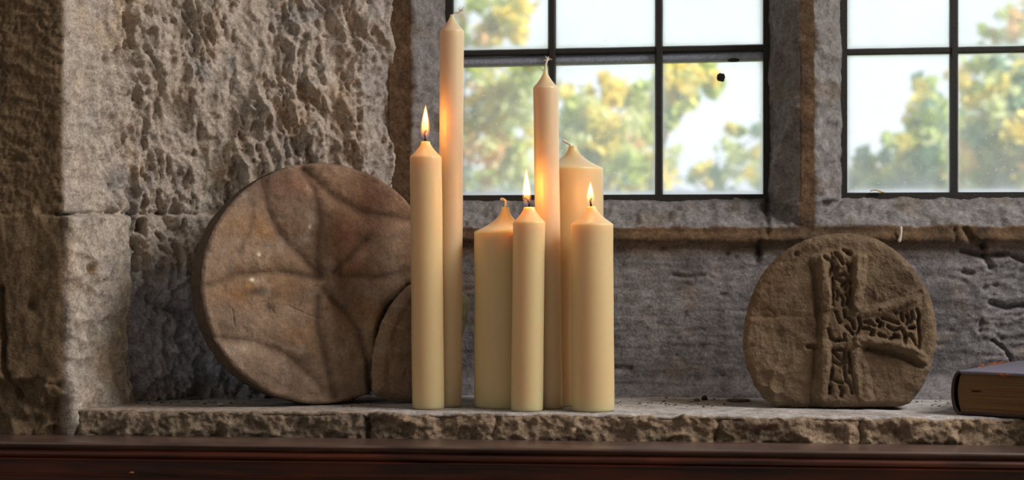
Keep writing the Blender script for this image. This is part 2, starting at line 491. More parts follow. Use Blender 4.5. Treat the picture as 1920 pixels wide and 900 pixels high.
def build_back():
    z_top = 1.735
    def X(px, y): return on_Y(px, 300, y)[0]
    zb1 = on_Y(1140, 373, YW)[2]
    zo = on_Y(1140, 427, YF)[2]
    wins = [
        (X(842, YW), X(1439, YW), zb1, z_top, X(771, YF), X(1500, YF), zo),
        (X(1580, YW), X(2196, YW), on_Y(1700, 369, YW)[2], z_top, X(1527, YF), X(2260, YF), on_Y(1700, 424, YF)[2]),
    ]
    x0, x1 = X(738, YF) - .006, 1.10
    xs = np.arange(x0, x1, .0023); zs = np.r_[np.arange(.985, 1.765, .0023), 1.9, 2.15]
    Xg, Zg = np.meshgrid(xs, zs, indexing='ij')
    Xw = Xg + .0012 * fbm(Xg * 26, Zg * 20, 4, 301); Zw = Zg + .0020 * fbm(Xg * 18, Zg * 30, 4, 302)
    t = np.ones_like(Xg); hole = np.zeros_like(Xg, bool); edge = np.zeros_like(Xg)
    for (a, b, c0, c1, ao, bo, co) in wins:
        tl = (a - Xw) / (a - ao); tr = (Xw - b) / (bo - b); tb = (c0 - Zw) / (c0 - co); tt = (Zw - c1) / .05
        tw = np.maximum.reduce([tl, tr, tb, tt])
        t = np.minimum(t, tw)
        hole |= (Xg > a + .004) & (Xg < b - .004) & (Zg > c0 + .004) & (Zg < c1 - .004)
        WB.append((a, b, c0, c1))
    t = np.clip(t, 0, 1)
    fil = sstep(.985, 1.0, t)
    Y = YW - (YW - YF) * t
    P = np.stack([Xg, Y, Zg], -1)
    px, py = project(P)
    panel = fil * sstep(448, 466, py + 5 * fbm(Xg * 12, Zg * 0, 3, 305))
    fillet = fil * (1 - panel)
    cham = 1 - fil
    # heights (towards the room)
    lump = fbm(Xg * 22, Zg * 30, 4, 310)
    cl = .0042 * (ridged(Xg * 18, Zg * 70 + lump, 4, 318, .6) - .5) + .0045 * (scoops(Xg * 26 + .4 * lump, Zg * 44 + .4 * lump, 311, 1.0) - .4) + .0045 * lump + .0016 * fbm(Xg * 110, Zg * 120, 3, 312)
    vert = cham * (1 - sstep(395, 372, py))
    cv = .004 * (ridged(Xg * 60, Zg * 22 + lump, 4, 317, .6) - .5) + .0075 * (scoops(Xg * 44 + .5 * lump, Zg * 18 + .5 * lump, 313, 1.0) - .4) + .003 * lump + .002 * fbm(Xg * 120, Zg * 60, 3, 314) - .005 * sstep(.45, .7, fbm(Xg * 40, Zg * 24, 3, 316))
    lay = .0024 * fbm(Xg * 7, Zg * 70, 5, 320, .6) + .0015 * (ridged(Xg * 14, Zg * 70 + 2 * lump, 3, 321) - .5) + .003 * fbm(Xg * 18, Zg * 18, 3, 322) - .0025 * sstep(.35, .6, fbm(Xg * 50, Zg * 80, 3, 323))
    cham_in = .25 + .75 * sstep(.02, .3, t)
    h = cham * cham_in * np.where(py > 375, 1.7 * cl, 1.6 * cv) + fillet * (.0030 * lump + .002 * fbm(Xg * 70, Zg * 70, 3, 324)) + panel * (lay - .008)
    # flare where the panel runs into the sill
    h += panel * .022 * sstep(690, 752, py) ** 2
    # broken right side of the panel
    rb = sstep(1770, 1850, px) * panel
    h += rb * (.0085 * (ridged(Xg * 16 + lump, Zg * 38 + .5 * lump, 5, 330, .6) - .55))
    for pl, w, dp in (([(1805, 470), (1850, 480), (1895, 478), (1925, 490)], 4, .014), ([(1845, 455), (1855, 490), (1860, 500)], 5, .012),
                      ([(1808, 510), (1825, 512)], 4, .008), ([(1858, 568), (1890, 578), (1925, 572)], 5, .010), ([(1862, 638), (1885, 655), (1898, 676)], 2.5, .006),
                      ([(1810, 430), (1822, 450), (1846, 462)], 6, .010), ([(1790, 430), (1792, 452)], 3, .005), ([(1842, 600), (1838, 628)], 2.5, .004), ([(1848, 540), (1870, 535)], 4, .006)):
        h -= dp * np.exp(-((dpoly(px, py, pl) + 3 * fbm(Xg * 70, Zg * 70, 2, 331)) / w) ** 2)
    for pl, w, dp in (([(1436, 385), (1440, 415), (1438, 440)], 5, .006), ([(1425, 455), (1420, 488)], 6, .006), ([(1260, 516), (1290, 520), (1330, 515)], 3, .004),
                      ([(1150, 690), (1180, 693)], 5, .004), ([(1150, 720), (1230, 722), (1300, 726)], 3, .003)):
        h -= dp * np.exp(-((dpoly(px, py, pl) + 4 * fbm(Xg * 70, Zg * 70, 2, 332)) / w) ** 2)
    # overhang line under the fillet
    h += fillet * .004 * sstep(432, 446, py)
    N = np.zeros(P.shape)
    N[..., 1] = -1
    nc = np.zeros(P.shape)
    g0, g1 = np.gradient(Y, xs, zs)
    nc[..., 0] = g0; nc[..., 1] = -1; nc[..., 2] = g1
    nc /= np.linalg.norm(nc, axis=-1)[..., None]
    N = np.where((cham > .5)[..., None], nc, N)
    P = P + N * h[..., None]
    # -- colours
    t1 = sstep(-.2, .4, fbm(Xg * 10, Zg * 12, 4, 340)); t2 = sstep(.1, .45, fbm(Xg * 16, Zg * 22, 4, 341)); t3 = sstep(.2, .5, fbm(Xg * 30, Zg * 30, 4, 342))
    c_ch = lin((122, 117, 116)); c_br = lin((104, 82, 62)); c_pn = lin((128, 124, 126))
    c = mixc(np.broadcast_to(c_ch, Xg.shape + (3,)), lin((112, 100, 88)), .7 * t2)
    c = mixc(c, lin((78, 70, 63)), .7 * t3)
    cf = mixc(np.broadcast_to(c_br, Xg.shape + (3,)), lin((76, 62, 50)), .8 * t1)
    cp = mixc(np.broadcast_to(c_pn, Xg.shape + (3,)), lin((104, 101, 103)), .8 * t1)
    cp = mixc(cp, lin((140, 124, 112)), .45 * t2)
    cp = mixc(cp, lin((112, 92, 72)), .75 * (1 - sstep(455, 492, py + 10 * fbm(Xg * 15, Zg * 10, 3, 345))))
    c = mixc(c, cf, fillet); c = mixc(c, cp, panel)
    # black mould at the mullion foot and dark flecks
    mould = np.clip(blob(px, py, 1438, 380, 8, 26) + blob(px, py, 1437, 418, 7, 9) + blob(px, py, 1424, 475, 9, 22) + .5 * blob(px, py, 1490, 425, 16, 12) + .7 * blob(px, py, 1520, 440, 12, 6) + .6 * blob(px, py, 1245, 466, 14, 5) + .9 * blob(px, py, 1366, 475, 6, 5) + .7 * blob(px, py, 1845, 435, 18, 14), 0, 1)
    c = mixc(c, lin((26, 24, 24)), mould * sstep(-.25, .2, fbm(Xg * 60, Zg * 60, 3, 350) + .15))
    fl = sstep(.52, .6, fbm(Xg * 75, Zg * 75, 2, 351)) * panel
    c = mixc(c, lin((70, 60, 54)), .8 * fl)
    for cx, cy, r in ((1217, 575, 5), (1237, 660, 4), (1290, 530, 12), (1288, 622, 6), (1310, 712, 4), (1763, 650, 5)):
        s = blob(px, py, cx, cy, r, r * .7)
        c = mixc(c, lin((170, 150, 130)) if cx in (1288, 1763) else lin((60, 52, 46)), .8 * s)
    F = grid_faces(len(xs), len(zs))
    hv = hole.ravel()
    F = F[~(hv[F].all(axis=1))]
    used = np.unique(F); remap = -np.ones(hv.size, int); remap[used] = np.arange(used.size)
    o = mesh_np('wall_back', P.reshape(-1, 3)[used], remap[F], M_BACK, None, c.reshape(-1, 3)[used])
    tag(o, 'grey plastered stone wall with chamfered openings and mullion around both windows', 'wall', kind='structure')


# ------------------------------------------------------------------ sill slab
def build_sill():
    xl = on_Y(127, 770, 0.0)[0]
    xs = np.arange(xl, 1.30, .0022)
    v = np.r_[np.arange(0, .300, .0026), np.arange(.300, .375, .0019)]   # back -> edge -> down the face
    Xg, Vg = np.meshgrid(xs, v, indexing='ij')
    edge = .300
    R = .006
    s = Vg - edge
    Y = np.where(s < 0, .300 - Vg, 0.0)
    Z = np.where(s < 0, 0.0, -s)
    ang = np.clip((s + R) / (2 * R), 0, 1) * math.pi / 2
    near = np.abs(s) < R
    Y = np.where(near, R * (1 - np.sin(ang)), Y); Z = np.where(near, -R * (1 - np.cos(ang)), Z)
    N = np.stack([0 * Y, -np.sin(ang), np.cos(ang)], -1)
    P = np.stack([Xg, Y, SILL + Z], -1)
    px, py = project(P)
    face = sstep(-.006, .004, s)
    w = fbm(Xg * 20, Vg * 20, 3, 400)
    top = .0010 * fbm(Xg * 30, Y * 30, 4, 401) - .0010 * sstep(.3, .6, fbm(Xg * 70, Y * 40, 3, 402)) - .0006
    fr = .0065 * (scoops(Xg * 22 + 1.2 * w + Vg * 9, Vg * 26 + w - Xg * 5, 403, 1.1) - .5) + .007 * (ridged(Xg * 22 + Vg * 14 + .5 * w, Vg * 26 - Xg * 8, 5, 409, .6) - .5) + .006 * (scoops(Xg * 62 + Vg * 30, Vg * 58, 404, 1.2) - .5) + .0018 * (scoops(Xg * 130 + Vg * 40, Vg * 120, 410, 1.2) - .5) + .0030 * fbm(Xg * 150, Vg * 150, 4, 405) + .004 * fbm(Xg * 8, Vg * 8, 2, 406)
    en = np.exp(-(s / .012) ** 2) * np.clip(fbm(Xg * 28, Vg * 6, 4, 407) + .1, 0, 1) * .008
    h = (1 - face) * top + face * (fr - .002) - en
    j = px - 688 - 3 * fbm(Vg * 60, Xg * 0, 2, 408)
    h -= .014 * np.exp(-(j / 4.5) ** 2) * sstep(-.012, .012, s) + .004 * np.exp(-((j - 4) / 10) ** 2) * face
    for cx, d0 in ((928, .004), (1345, .006), (1615, .006), (1800, .004)):
        h -= d0 * np.exp(-((px - cx - 10 * fbm(Vg * 50, Xg * 0, 2, cx)) / 3.5) ** 2) * face
    P = P + N * h[..., None]
    t1 = sstep(-.2, .4, fbm(Xg * 12, Vg * 14, 4, 420)); t2 = sstep(.1, .5, fbm(Xg * 30, Vg * 36, 4, 421))
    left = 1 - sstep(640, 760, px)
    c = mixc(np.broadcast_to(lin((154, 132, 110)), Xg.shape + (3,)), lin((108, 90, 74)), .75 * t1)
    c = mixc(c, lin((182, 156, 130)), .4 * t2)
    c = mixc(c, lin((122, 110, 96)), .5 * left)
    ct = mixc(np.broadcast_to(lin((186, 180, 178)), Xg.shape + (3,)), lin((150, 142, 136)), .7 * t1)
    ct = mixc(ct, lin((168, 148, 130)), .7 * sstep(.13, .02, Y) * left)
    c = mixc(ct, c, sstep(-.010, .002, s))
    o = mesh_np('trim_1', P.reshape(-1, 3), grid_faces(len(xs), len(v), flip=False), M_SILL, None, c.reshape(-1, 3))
    tag(o, 'rough-edged stone window sill with broken front lip and dusty grey top', 'sill', kind='structure')


# ------------------------------------------------------------------ plain masonry around (keeps the daylight outside)
def build_shell():
    xl = on_Y(742, 480, .268)[0]
    jl = WB[0][0] - .012
    tag(boxes('wall_outer', [
        (-3.0, -.70, .02, .42, 0, 3.3), (-.72, -.40, .27, .42, 0, 3.3), (-.42, jl, .337, .42, 0, 3.3),
        (jl, 2.2, .345, .42, 0, WB[0][2] - .006), (-3.0, 2.2, .30, .36, 0, .99), (-3, 2.2, .02, .31, 0, .92),
        (-.72, 1.6, .02, .42, 2.14, 3.3), (1.5, 3.2, .02, .42, 0, 3.3), (1.09, 1.55, .30, .42, .9, 2.2), (-.42, 1.6, .345, .42, 1.73, 2.2)], M_PLAIN),
        'plain masonry of the thick outer wall around the window recess', 'wall', kind='structure')
    # right reveal of the recess, beyond the frame
    tag(mesh_np('wall_right', [(1.08, .272, .93), (1.52, .0, .93), (1.52, 0, 2.15), (1.08, .272, 2.15), (3.2, 0, .93), (3.2, 0, 2.15)], [[0, 1, 2, 3], [1, 4, 5, 2]], M_PLAIN, smooth=False),
        'right reveal of the window recess', 'wall', kind='structure')
    tag(boxes('floor', [(-4, 4.5, -5, .3, -.12, 0.0)], plain('flagstones', tuple(lin((120, 108, 96))), .8, .3, .3, 8, .2)), 'stone flag floor', 'floor', kind='structure')
    tag(boxes('ceiling', [(-4, 4.5, -5, .42, 3.3, 3.42)], plain('limewash', tuple(lin((190, 182, 170))), .9, .2, .2, 8, .1)), 'limewashed ceiling', 'ceiling', kind='structure')
    tag(boxes('ground', [(-60, 60, .42, 80, -.9, -.8)], plain('meadow', tuple(lin((120, 130, 70))), .9, .1, .5, 2, .3)), 'grassy ground outside the windows', 'ground', kind='structure')


# ------------------------------------------------------------------ windows
def glass_mat():
    m, nt, b = mat('dusty_window_glass')
    nt.nodes.remove(b)
    L = nt.links.new
    tc = node(nt, 'ShaderNodeTexCoord')
    n = node(nt, 'ShaderNodeTexNoise', i_Scale=9.0, i_Detail=7.0, i_Roughness=.7)
    n2 = node(nt, 'ShaderNodeTexNoise', i_Scale=220.0, i_Detail=3.0, i_Roughness=.6)
    L(tc.outputs['Object'], n.inputs['Vector']); L(tc.outputs['Object'], n2.inputs['Vector'])
    r1 = node(nt, 'ShaderNodeMapRange', i_From_Min=.35, i_From_Max=.75, i_To_Min=.27, i_To_Max=.50)
    r2 = node(nt, 'ShaderNodeMapRange', i_From_Min=.62, i_From_Max=.72, i_To_Min=0.0, i_To_Max=.25)
    L(n.outputs['Fac'], r1.inputs['Value']); L(n2.outputs['Fac'], r2.inputs['Value'])
    # dust collects along each pane's own edges
    at = node(nt, 'ShaderNodeAttribute', attribute_name='Col')
    sp = node(nt, 'ShaderNodeSeparateColor'); L(at.outputs['Color'], sp.inputs[0])
    ad = node(nt, 'ShaderNodeMath', operation='ADD'); L(r1.outputs[0], ad.inputs[0]); L(r2.outputs[0], ad.inputs[1])
    ad2 = node(nt, 'ShaderNodeMath', operation='ADD', use_clamp=True); L(ad.outputs[0], ad2.inputs[0]); L(sp.outputs[0], ad2.inputs[1])
    tr = node(nt, 'ShaderNodeBsdfTransparent'); tl = node(nt, 'ShaderNodeBsdfTranslucent')
    tl.inputs['Color'].default_value = (.93, .95, .97, 1); tr.inputs['Color'].default_value = (.97, .98, .99, 1)
    mx = node(nt, 'ShaderNodeMixShader'); L(ad2.outputs[0], mx.inputs[0]); L(tr.outputs[0], mx.inputs[1]); L(tl.outputs[0], mx.inputs[2])
    gl = node(nt, 'ShaderNodeBsdfGlossy', i_Roughness=.25); mx2 = node(nt, 'ShaderNodeMixShader'); mx2.inputs[0].default_value = .02
    L(mx.outputs[0], mx2.inputs[1]); L(gl.outputs[0], mx2.inputs[2])
    L(mx2.outputs[0], nt.nodes['Material Output'].inputs['Surface'])
    return m


M_GLASS = glass_mat()


def bar_between(name, p0, p1, w, d, parent, m=M_BAR, wob=.0005, seed=0):
    """glazing bar of rectangular section with bevelled front, slightly wavy"""
    p0, p1 = np.array(p0), np.array(p1)
    n = 40
    t = np.linspace(0, 1, n)
    c = p0 + (p1 - p0) * t[:, None]
    ax = (p1 - p0) / np.linalg.norm(p1 - p0)
    yv = np.array([0, 1.0, 0]); sv = np.cross(ax, yv)
    prof = [(-.5, .5), (-.5, -.2), (-.3, -.5), (.3, -.5), (.5, -.2), (.5, .5)]
    V = np.zeros((n, len(prof), 3))
    for k, (a, b) in enumerate(prof):
        V[:, k] = c + sv * (a * w + wob * fbm(t * 9 + k * 5, t * 0 + seed, 3, 500 + seed)[:, None]) + yv * (b * d)
    m_ = len(prof)
    F = []
    for i in range(n - 1):
        for k in range(m_):
            k2 = (k + 1) % m_
            F.append([i * m_ + k, i * m_ + k2, (i + 1) * m_ + k2, (i + 1) * m_ + k])
    F.append(list(range(m_))[::-1]); F.append([(n - 1) * m_ + k for k in range(m_)])
    return mesh_np(name, V.reshape(-1, 3), F, m, parent, smooth=False)


def build_window(idx, win, vbars, hz_l, hz_r, px_l, px_r, saddle, label):
    a, b, c0, c1 = win
    yb = YW + .004
    root = empty('window_%d' % idx, ((a + b) / 2, yb, c0))
    tag(root, label, 'window', kind='structure')
    off = np.array(root.location)
    fw = .0075
    V, F = [], []
    for bx in ((a - .01, a + .006, yb - .008, yb + .010, c0 - .01, c1 + .01), (b - .006, b + .01, yb - .008, yb + .010, c0 - .01, c1 + .01),
               (a + .006, b - .006, yb - .008, yb + .010, c0 - .01, c0 + .006), (a + .006, b - .006, yb - .008, yb + .010, c1 - .006, c1 + .01)):
        v, f = box_arrays([bx]); F += [[k + len(V) for k in q] for q in f]; V += v
    mesh_np('window_frame', np.array(V) - off, F, M_BAR, root, smooth=False)
    xsb = [on_Y(p, 300, yb)[0] for p in vbars]
    zl = on_Y(px_l, hz_l, yb)[2]; zr = on_Y(px_r, hz_r, yb)[2]
    xl_, xr_ = on_Y(px_l, hz_l, yb)[0], on_Y(px_r, hz_r, yb)[0]
    zat = lambda x: zl + (zr - zl) * (x - xl_) / (xr_ - xl_)
    for k, x in enumerate(xsb):
        bar_between('glazing_bar', np.array((x, yb, c0)) - off, np.array((x, yb, c1)) - off, .0112, .013, root, seed=k + idx * 7)
    bar_between('glazing_bar', np.array((a, yb + .001, zat(a))) - off, np.array((b, yb + .001, zat(b))) - off, .0090, .011, root, seed=3 + idx * 7)
    edges = [a + .004] + xsb + [b - .004]
    panes = []
    for i in range(len(edges) - 1):
        x0, x1 = edges[i], edges[i + 1]
        for r in range(2):
            xs = np.linspace(x0, x1, 40); g = np.zeros((40, 44, 3))
            zc = zat((x0 + x1) / 2)
            zs0, zs1 = (c0 + .004, zc) if r == 0 else (zc, c1 - .004)
            zs = np.linspace(zs0, zs1, 44)
            Xg, Zg = np.meshgrid(xs, zs, indexing='ij')
            g[..., 0], g[..., 2] = Xg, Zg
            g[..., 1] = yb + .004 + .0006 * fbm(Xg * 14, Zg * 14, 2, 520 + i)
            ed = np.minimum.reduce([Xg - x0, x1 - Xg, Zg - zs0, zs1 - Zg])
            d = .5 * np.exp(-np.clip(ed - .005, 0, 1) / .0030) + .22 * np.exp(-np.clip(Zg - zs0 - .004, 0, 1) / .025) * (.6 + .8 * fbm(Xg * 30, Zg * 12, 3, 522 + i))
            o = mesh_np('pane', g.reshape(-1, 3) - off, grid_faces(40, 44), M_GLASS, root, np.repeat(np.clip(d, 0, 1).reshape(-1, 1), 3, 1))
            panes.append(((i, r), o))
    if saddle:
        y2 = yb + .0095
        q0 = on_Y(872, 117, y2); q1 = on_Y(1430, 105, y2)
        s = (q1 - q0) / (q1[0] - q0[0])
        A = q0 + s * (a - .004 - q0[0]); Bp = q0 + s * (b + .004 - q0[0])
        pts = [A + (Bp - A) * t for t in np.linspace(0, 1, 12)]
        v, f = tube([p - off for p in pts], .0080, 16, 3)
        mesh_np('saddle_bar', v, f, M_LEAD, root)['label'] = 'rounded blue-grey metal saddle bar'
    return root, dict(panes), yb


# ------------------------------------------------------------------ carved slabs
def slab(name, outline, p0, n, thick, hfun, cfun, m, rnd=.006, nth=600, nr=190, back=.94, warp=0.0, parent=None, rimtone=.85):
    """solid slab whose front face fills a closed outline; heights raise the face towards its normal"""
    n = n / np.linalg.norm(n)
    e1 = np.cross(UP, n); e1 = e1 / np.linalg.norm(e1)
    e2 = np.cross(n, e1)
    if np.dot(e1, RGT) < 0: e1, e2 = -e1, -e2
    if e2[2] < 0: e2 = -e2
    W = np.array([on_plane(a, b, p0, n) for a, b in outline])
    c = W.mean(0)
    ab = np.stack([(W - c) @ e1, (W - c) @ e2], -1)
    th = np.arctan2(ab[:, 1], ab[:, 0]); rr = np.hypot(ab[:, 0], ab[:, 1])
    o = np.argsort(th); th, rr = th[o], rr[o]
    T = np.linspace(-math.pi, math.pi, nth, endpoint=False)
    R = np.interp(T, np.r_[th - 2 * math.pi, th, th + 2 * math.pi], np.r_[rr, rr, rr])
    k = np.hanning(13); k /= k.sum()
    R = np.convolve(np.pad(R, 6, 'wrap'), k, 'valid')
    R = R * (1 + warp * fbm(np.cos(T) * 5, np.sin(T) * 5, 4, 600))
    s = np.linspace(0, 1, nr) ** .85
    S = s[None] * R[:, None]
    A, B = S * np.cos(T)[:, None], S * np.sin(T)[:, None]
    P = c + A[..., None] * e1 + B[..., None] * e2
    px, py = project(P)
    edge = R[:, None] - S
    h = hfun(px, py, A, B, edge)
    col = cfun(px, py, A, B, edge)
    h = h - rnd * np.clip(1 - edge / (rnd * 1.6), 0, 1) ** 2
    front = P + n * h[..., None]
    # rim rings and back
    nb = 14
    tt = np.linspace(0, 1, nb + 1)[1:]
    sc = np.interp(tt, [0, .12, .75, 1], [1.0, 1.004, .5 + .5 * back, back])
    Tn = T[:, None]
    rimw = .0025 * fbm(np.cos(Tn) * 14 + tt * 3, np.sin(Tn) * 14 + tt * 3, 3, 610)
    hr = h[:, -1:]
    dep = hr * (1 - tt) - thick * tt
    RR = R[:, None] * sc + rimw
    rim = c + (RR * np.cos(Tn))[..., None] * e1 + (RR * np.sin(Tn))[..., None] * e2 + dep[..., None] * n
    cen = np.broadcast_to((c - n * thick)[None, None], (nth, 1, 3))
    V2 = np.concatenate([front[:, -1:], rim, cen], 1)
    V = np.concatenate([front.reshape(-1, 3), V2.reshape(-1, 3)], 0)
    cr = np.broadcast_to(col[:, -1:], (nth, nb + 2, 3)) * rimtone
    C = np.concatenate([col.reshape(-1, 3), cr.reshape(-1, 3)], 0)
    org = c.copy(); org[2] = SILL
    F = np.concatenate([grid_faces(nth, nr, closed=True), grid_faces(nth, nb + 2, closed=True, base=nth * nr)])
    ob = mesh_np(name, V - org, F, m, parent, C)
    ob.location = org
    # rest the lowest point on the sill
    lowest = V[..., 2].min()
    ob.location.z += (SILL - .0008) - lowest
    return ob


def C1(pts): return [(340 + x / 1.875, 290 + y / 1.875) for x, y in pts]


def C3(pts): return [(1380 + x / 2.5725, 430 + y / 2.5725) for x, y in pts]


def build_disc():
    out = []
    for a in np.linspace(0, 2 * math.pi, 140, endpoint=False):
        rx, ry = 222, 226
        x = 600 + rx * math.cos(a); y = 530 + ry * math.sin(a)
        out.append((x, y))
    ph, la = math.radians(33), math.radians(4)
    n = np.array([math.sin(ph) * math.cos(la), -math.cos(ph) * math.cos(la), math.sin(la)])
    p0 = on_Z(600, 760, SILL)
    gr = [([(430, 50), (470, 120), (490, 230), (478, 370), (490, 420)], 12, 1), ([(285, 90), (305, 190), (350, 280), (430, 360), (480, 410)], 12, 1),
          ([(440, 50), (530, 140), (640, 200), (800, 225)], 13, 1), ([(60, 470), (100, 455), (200, 420), (330, 408), (430, 420), (490, 430)], 13, .9),
          ([(540, 410), (600, 350), (650, 300)], 10, 1), ([(560, 425), (700, 430), (820, 402)], 13, 1), ([(500, 470), (580, 550), (630, 620), (655, 730), (665, 820)], 12, 1.1),
          ([(800, 460), (730, 540), (700, 620), (690, 720), (690, 820)], 9, 1.5), ([(480, 500), (480, 600), (510, 720), (540, 850)], 11, .9),
          ([(120, 640), (260, 655), (370, 700), (450, 770), (500, 820)], 12, .8), ([(250, 170), (240, 260), (200, 340)], 10, .4)]

    def hf(px, py, A, B, ed):
        h = .0042 * fbm(A * 14, B * 14, 4, 620) + .0014 * (scoops(A * 45, B * 45, 619, 1.0) - .4) + .0009 * fbm(A * 110, B * 110, 3, 621)
        w = 2.5 * fbm(A * 40, B * 40, 3, 622)
        for pl, wd, s in gr:
            d = dpoly(px, py, C1(pl)) + w
            ww = wd / 1.875 * 1.5
            h -= .0052 * s * np.exp(-(np.abs(d) / ww) ** 1.5)
            h += .0014 * s * np.exp(-((d - 3.0 * ww) / (1.6 * ww)) ** 2)
        h -= .0016 * blob(px, py, *C1([(270, 480)])[0], 22, 9)
        h -= .0026 * sstep(.0, .25, fbm(A * 60, B * 60, 3, 623) - .2) * (blob(px, py, *C1([(320, 530)])[0], 14, 16) + blob(px, py, *C1([(510, 540)])[0], 8, 8) + blob(px, py, *C1([(470, 455)])[0], 14, 9))
        h -= .006 * blob(px, py, *C1([(480, 840)])[0], 30, 10) * (fbm(A * 40, B * 40, 3, 625) + .5)
        for pl in ([(380, 530), (440, 560), (500, 575)], [(410, 530), (425, 500)], [(180, 540), (187, 600)], [(470, 640), (480, 700)], [(570, 655), (585, 672)]):
            h -= .0014 * np.exp(-(dpoly(px, py, C1(pl)) / 1.6) ** 2)
        h -= .004 * np.clip(fbm(A * 60, B * 60, 3, 627), 0, 1) * np.exp(-ed / .006)
        return h

    def cf(px, py, A, B, ed):
        t1 = sstep(-.25, .35, fbm(A * 9, B * 9, 4, 630)); t2 = sstep(.0, .4, fbm(A * 16, B * 13 + 3, 4, 631)); t3 = sstep(.1, .5, fbm(A * 30, B * 30, 4, 632))
        c = mixc(np.broadcast_to(lin((150, 127, 107)), A.shape + (3,)), lin((112, 92, 77)), .85 * t1)
        c = mixc(c, lin((156, 112, 66)), .9 * np.clip(blob(px, py, 505, 525, 60, 40) + blob(px, py, 430, 545, 40, 25) + blob(px, py, 470, 420, 70, 25) + blob(px, py, 560, 620, 60, 40) * .5 + blob(px, py, 690, 590, 40, 30) * .6, 0, 1) * (.35 + .65 * t2))
        c = mixc(c, lin((140, 80, 56)), .9 * np.clip(blob(px, py, 655, 440, 34, 34) + blob(px, py, 668, 500, 28, 16) + .7 * blob(px, py, 560, 345, 60, 28) + .5 * blob(px, py, 700, 380, 60, 40), 0, 1) * (.4 + .6 * t3))
        c = mixc(c, lin((166, 152, 138)), .5 * t3)
        c = mixc(c, lin((84, 68, 56)), .8 * np.clip(blob(px, py, 480, 546, 24, 8) + blob(px, py, 508, 575, 9, 8) + blob(px, py, 612, 578, 4, 3), 0, 1))
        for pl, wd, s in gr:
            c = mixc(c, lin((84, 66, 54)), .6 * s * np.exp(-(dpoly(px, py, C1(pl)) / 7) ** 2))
        c = mixc(c, lin((225, 208, 184)), np.clip(1.2 * blob(px, py, 473, 523, 6, 5) ** 2 + blob(px, py, 484, 476, 5, 5) ** 2 + .8 * blob(px, py, 580, 424, 3, 5) ** 2, 0, 1))
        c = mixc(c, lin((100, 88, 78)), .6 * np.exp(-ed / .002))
        return c
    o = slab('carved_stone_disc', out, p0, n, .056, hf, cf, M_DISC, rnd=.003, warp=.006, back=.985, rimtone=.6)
    tag(o, 'large round brown stone disc with faint carved petal grooves leaning against the rock reveal', 'carved stone', 'carved stones on the sill')


def build_fragment():
    out = [(706, 738), (702, 700), (704, 665), (711, 635), (724, 596), (742, 564), (770, 533), (800, 522), (835, 528), (868, 543), (884, 552), (889, 561), (886, 580), (878, 612), (868, 645), (855, 690), (838, 730), (810, 748), (772, 753), (742, 750), (722, 742)]
    o2 = []
    for (a, b) in zip(out, out[1:] + out[:1]):
        for t in np.linspace(0, 1, 8, endpoint=False): o2.append((a[0] + (b[0] - a[0]) * t, a[1] + (b[1] - a[1]) * t))
    ph, la = math.radians(33), math.radians(4)
    n = np.array([math.sin(ph) * math.cos(la), -math.cos(ph) * math.cos(la), math.sin(la)])
    p0 = on_Z(600, 760, SILL) + n * .0285

    def hf(px, py, A, B, ed):
        h = .003 * fbm(A * 16, B * 16, 4, 640) + .0008 * fbm(A * 110, B * 110, 3, 641)
        d = dpoly(px, py, C1([(820, 500), (770, 580), (745, 680), (740, 800)]))
        return h - .002 * np.exp(-(d / 9) ** 2)

    def cf(px, py, A, B, ed):
        t1 = sstep(-.25, .35, fbm(A * 12, B * 10, 4, 642)); t3 = sstep(.1, .5, fbm(A * 40, B * 30, 4, 643))
        c = mixc(np.broadcast_to(lin((150, 124, 102)), A.shape + (3,)), lin((116, 96, 80)), .8 * t1)
        c = mixc(c, lin((166, 152, 138)), .4 * t3)
        c = mixc(c, lin((190, 192, 160)), sstep(840, 868, px))  # right end paled in colour to stand for window light on it
        for pl in ([(725, 600), (750, 612)], [(715, 560), (755, 573)], [(738, 650), (750, 655)]):
            c = mixc(c, lin((190, 172, 150)), .4 * np.exp(-(dpoly(px, py, pl) / 2.0) ** 2))
        return c
    o = slab('carved_stone_fragment', o2, p0, n, .022, hf, cf, M_DISC, rnd=.010, nth=420, nr=110, warp=.01, back=.9)
    tag(o, 'broken brown stone fragment standing against the large round disc behind the two left candles', 'carved stone', 'carved stones on the sill')


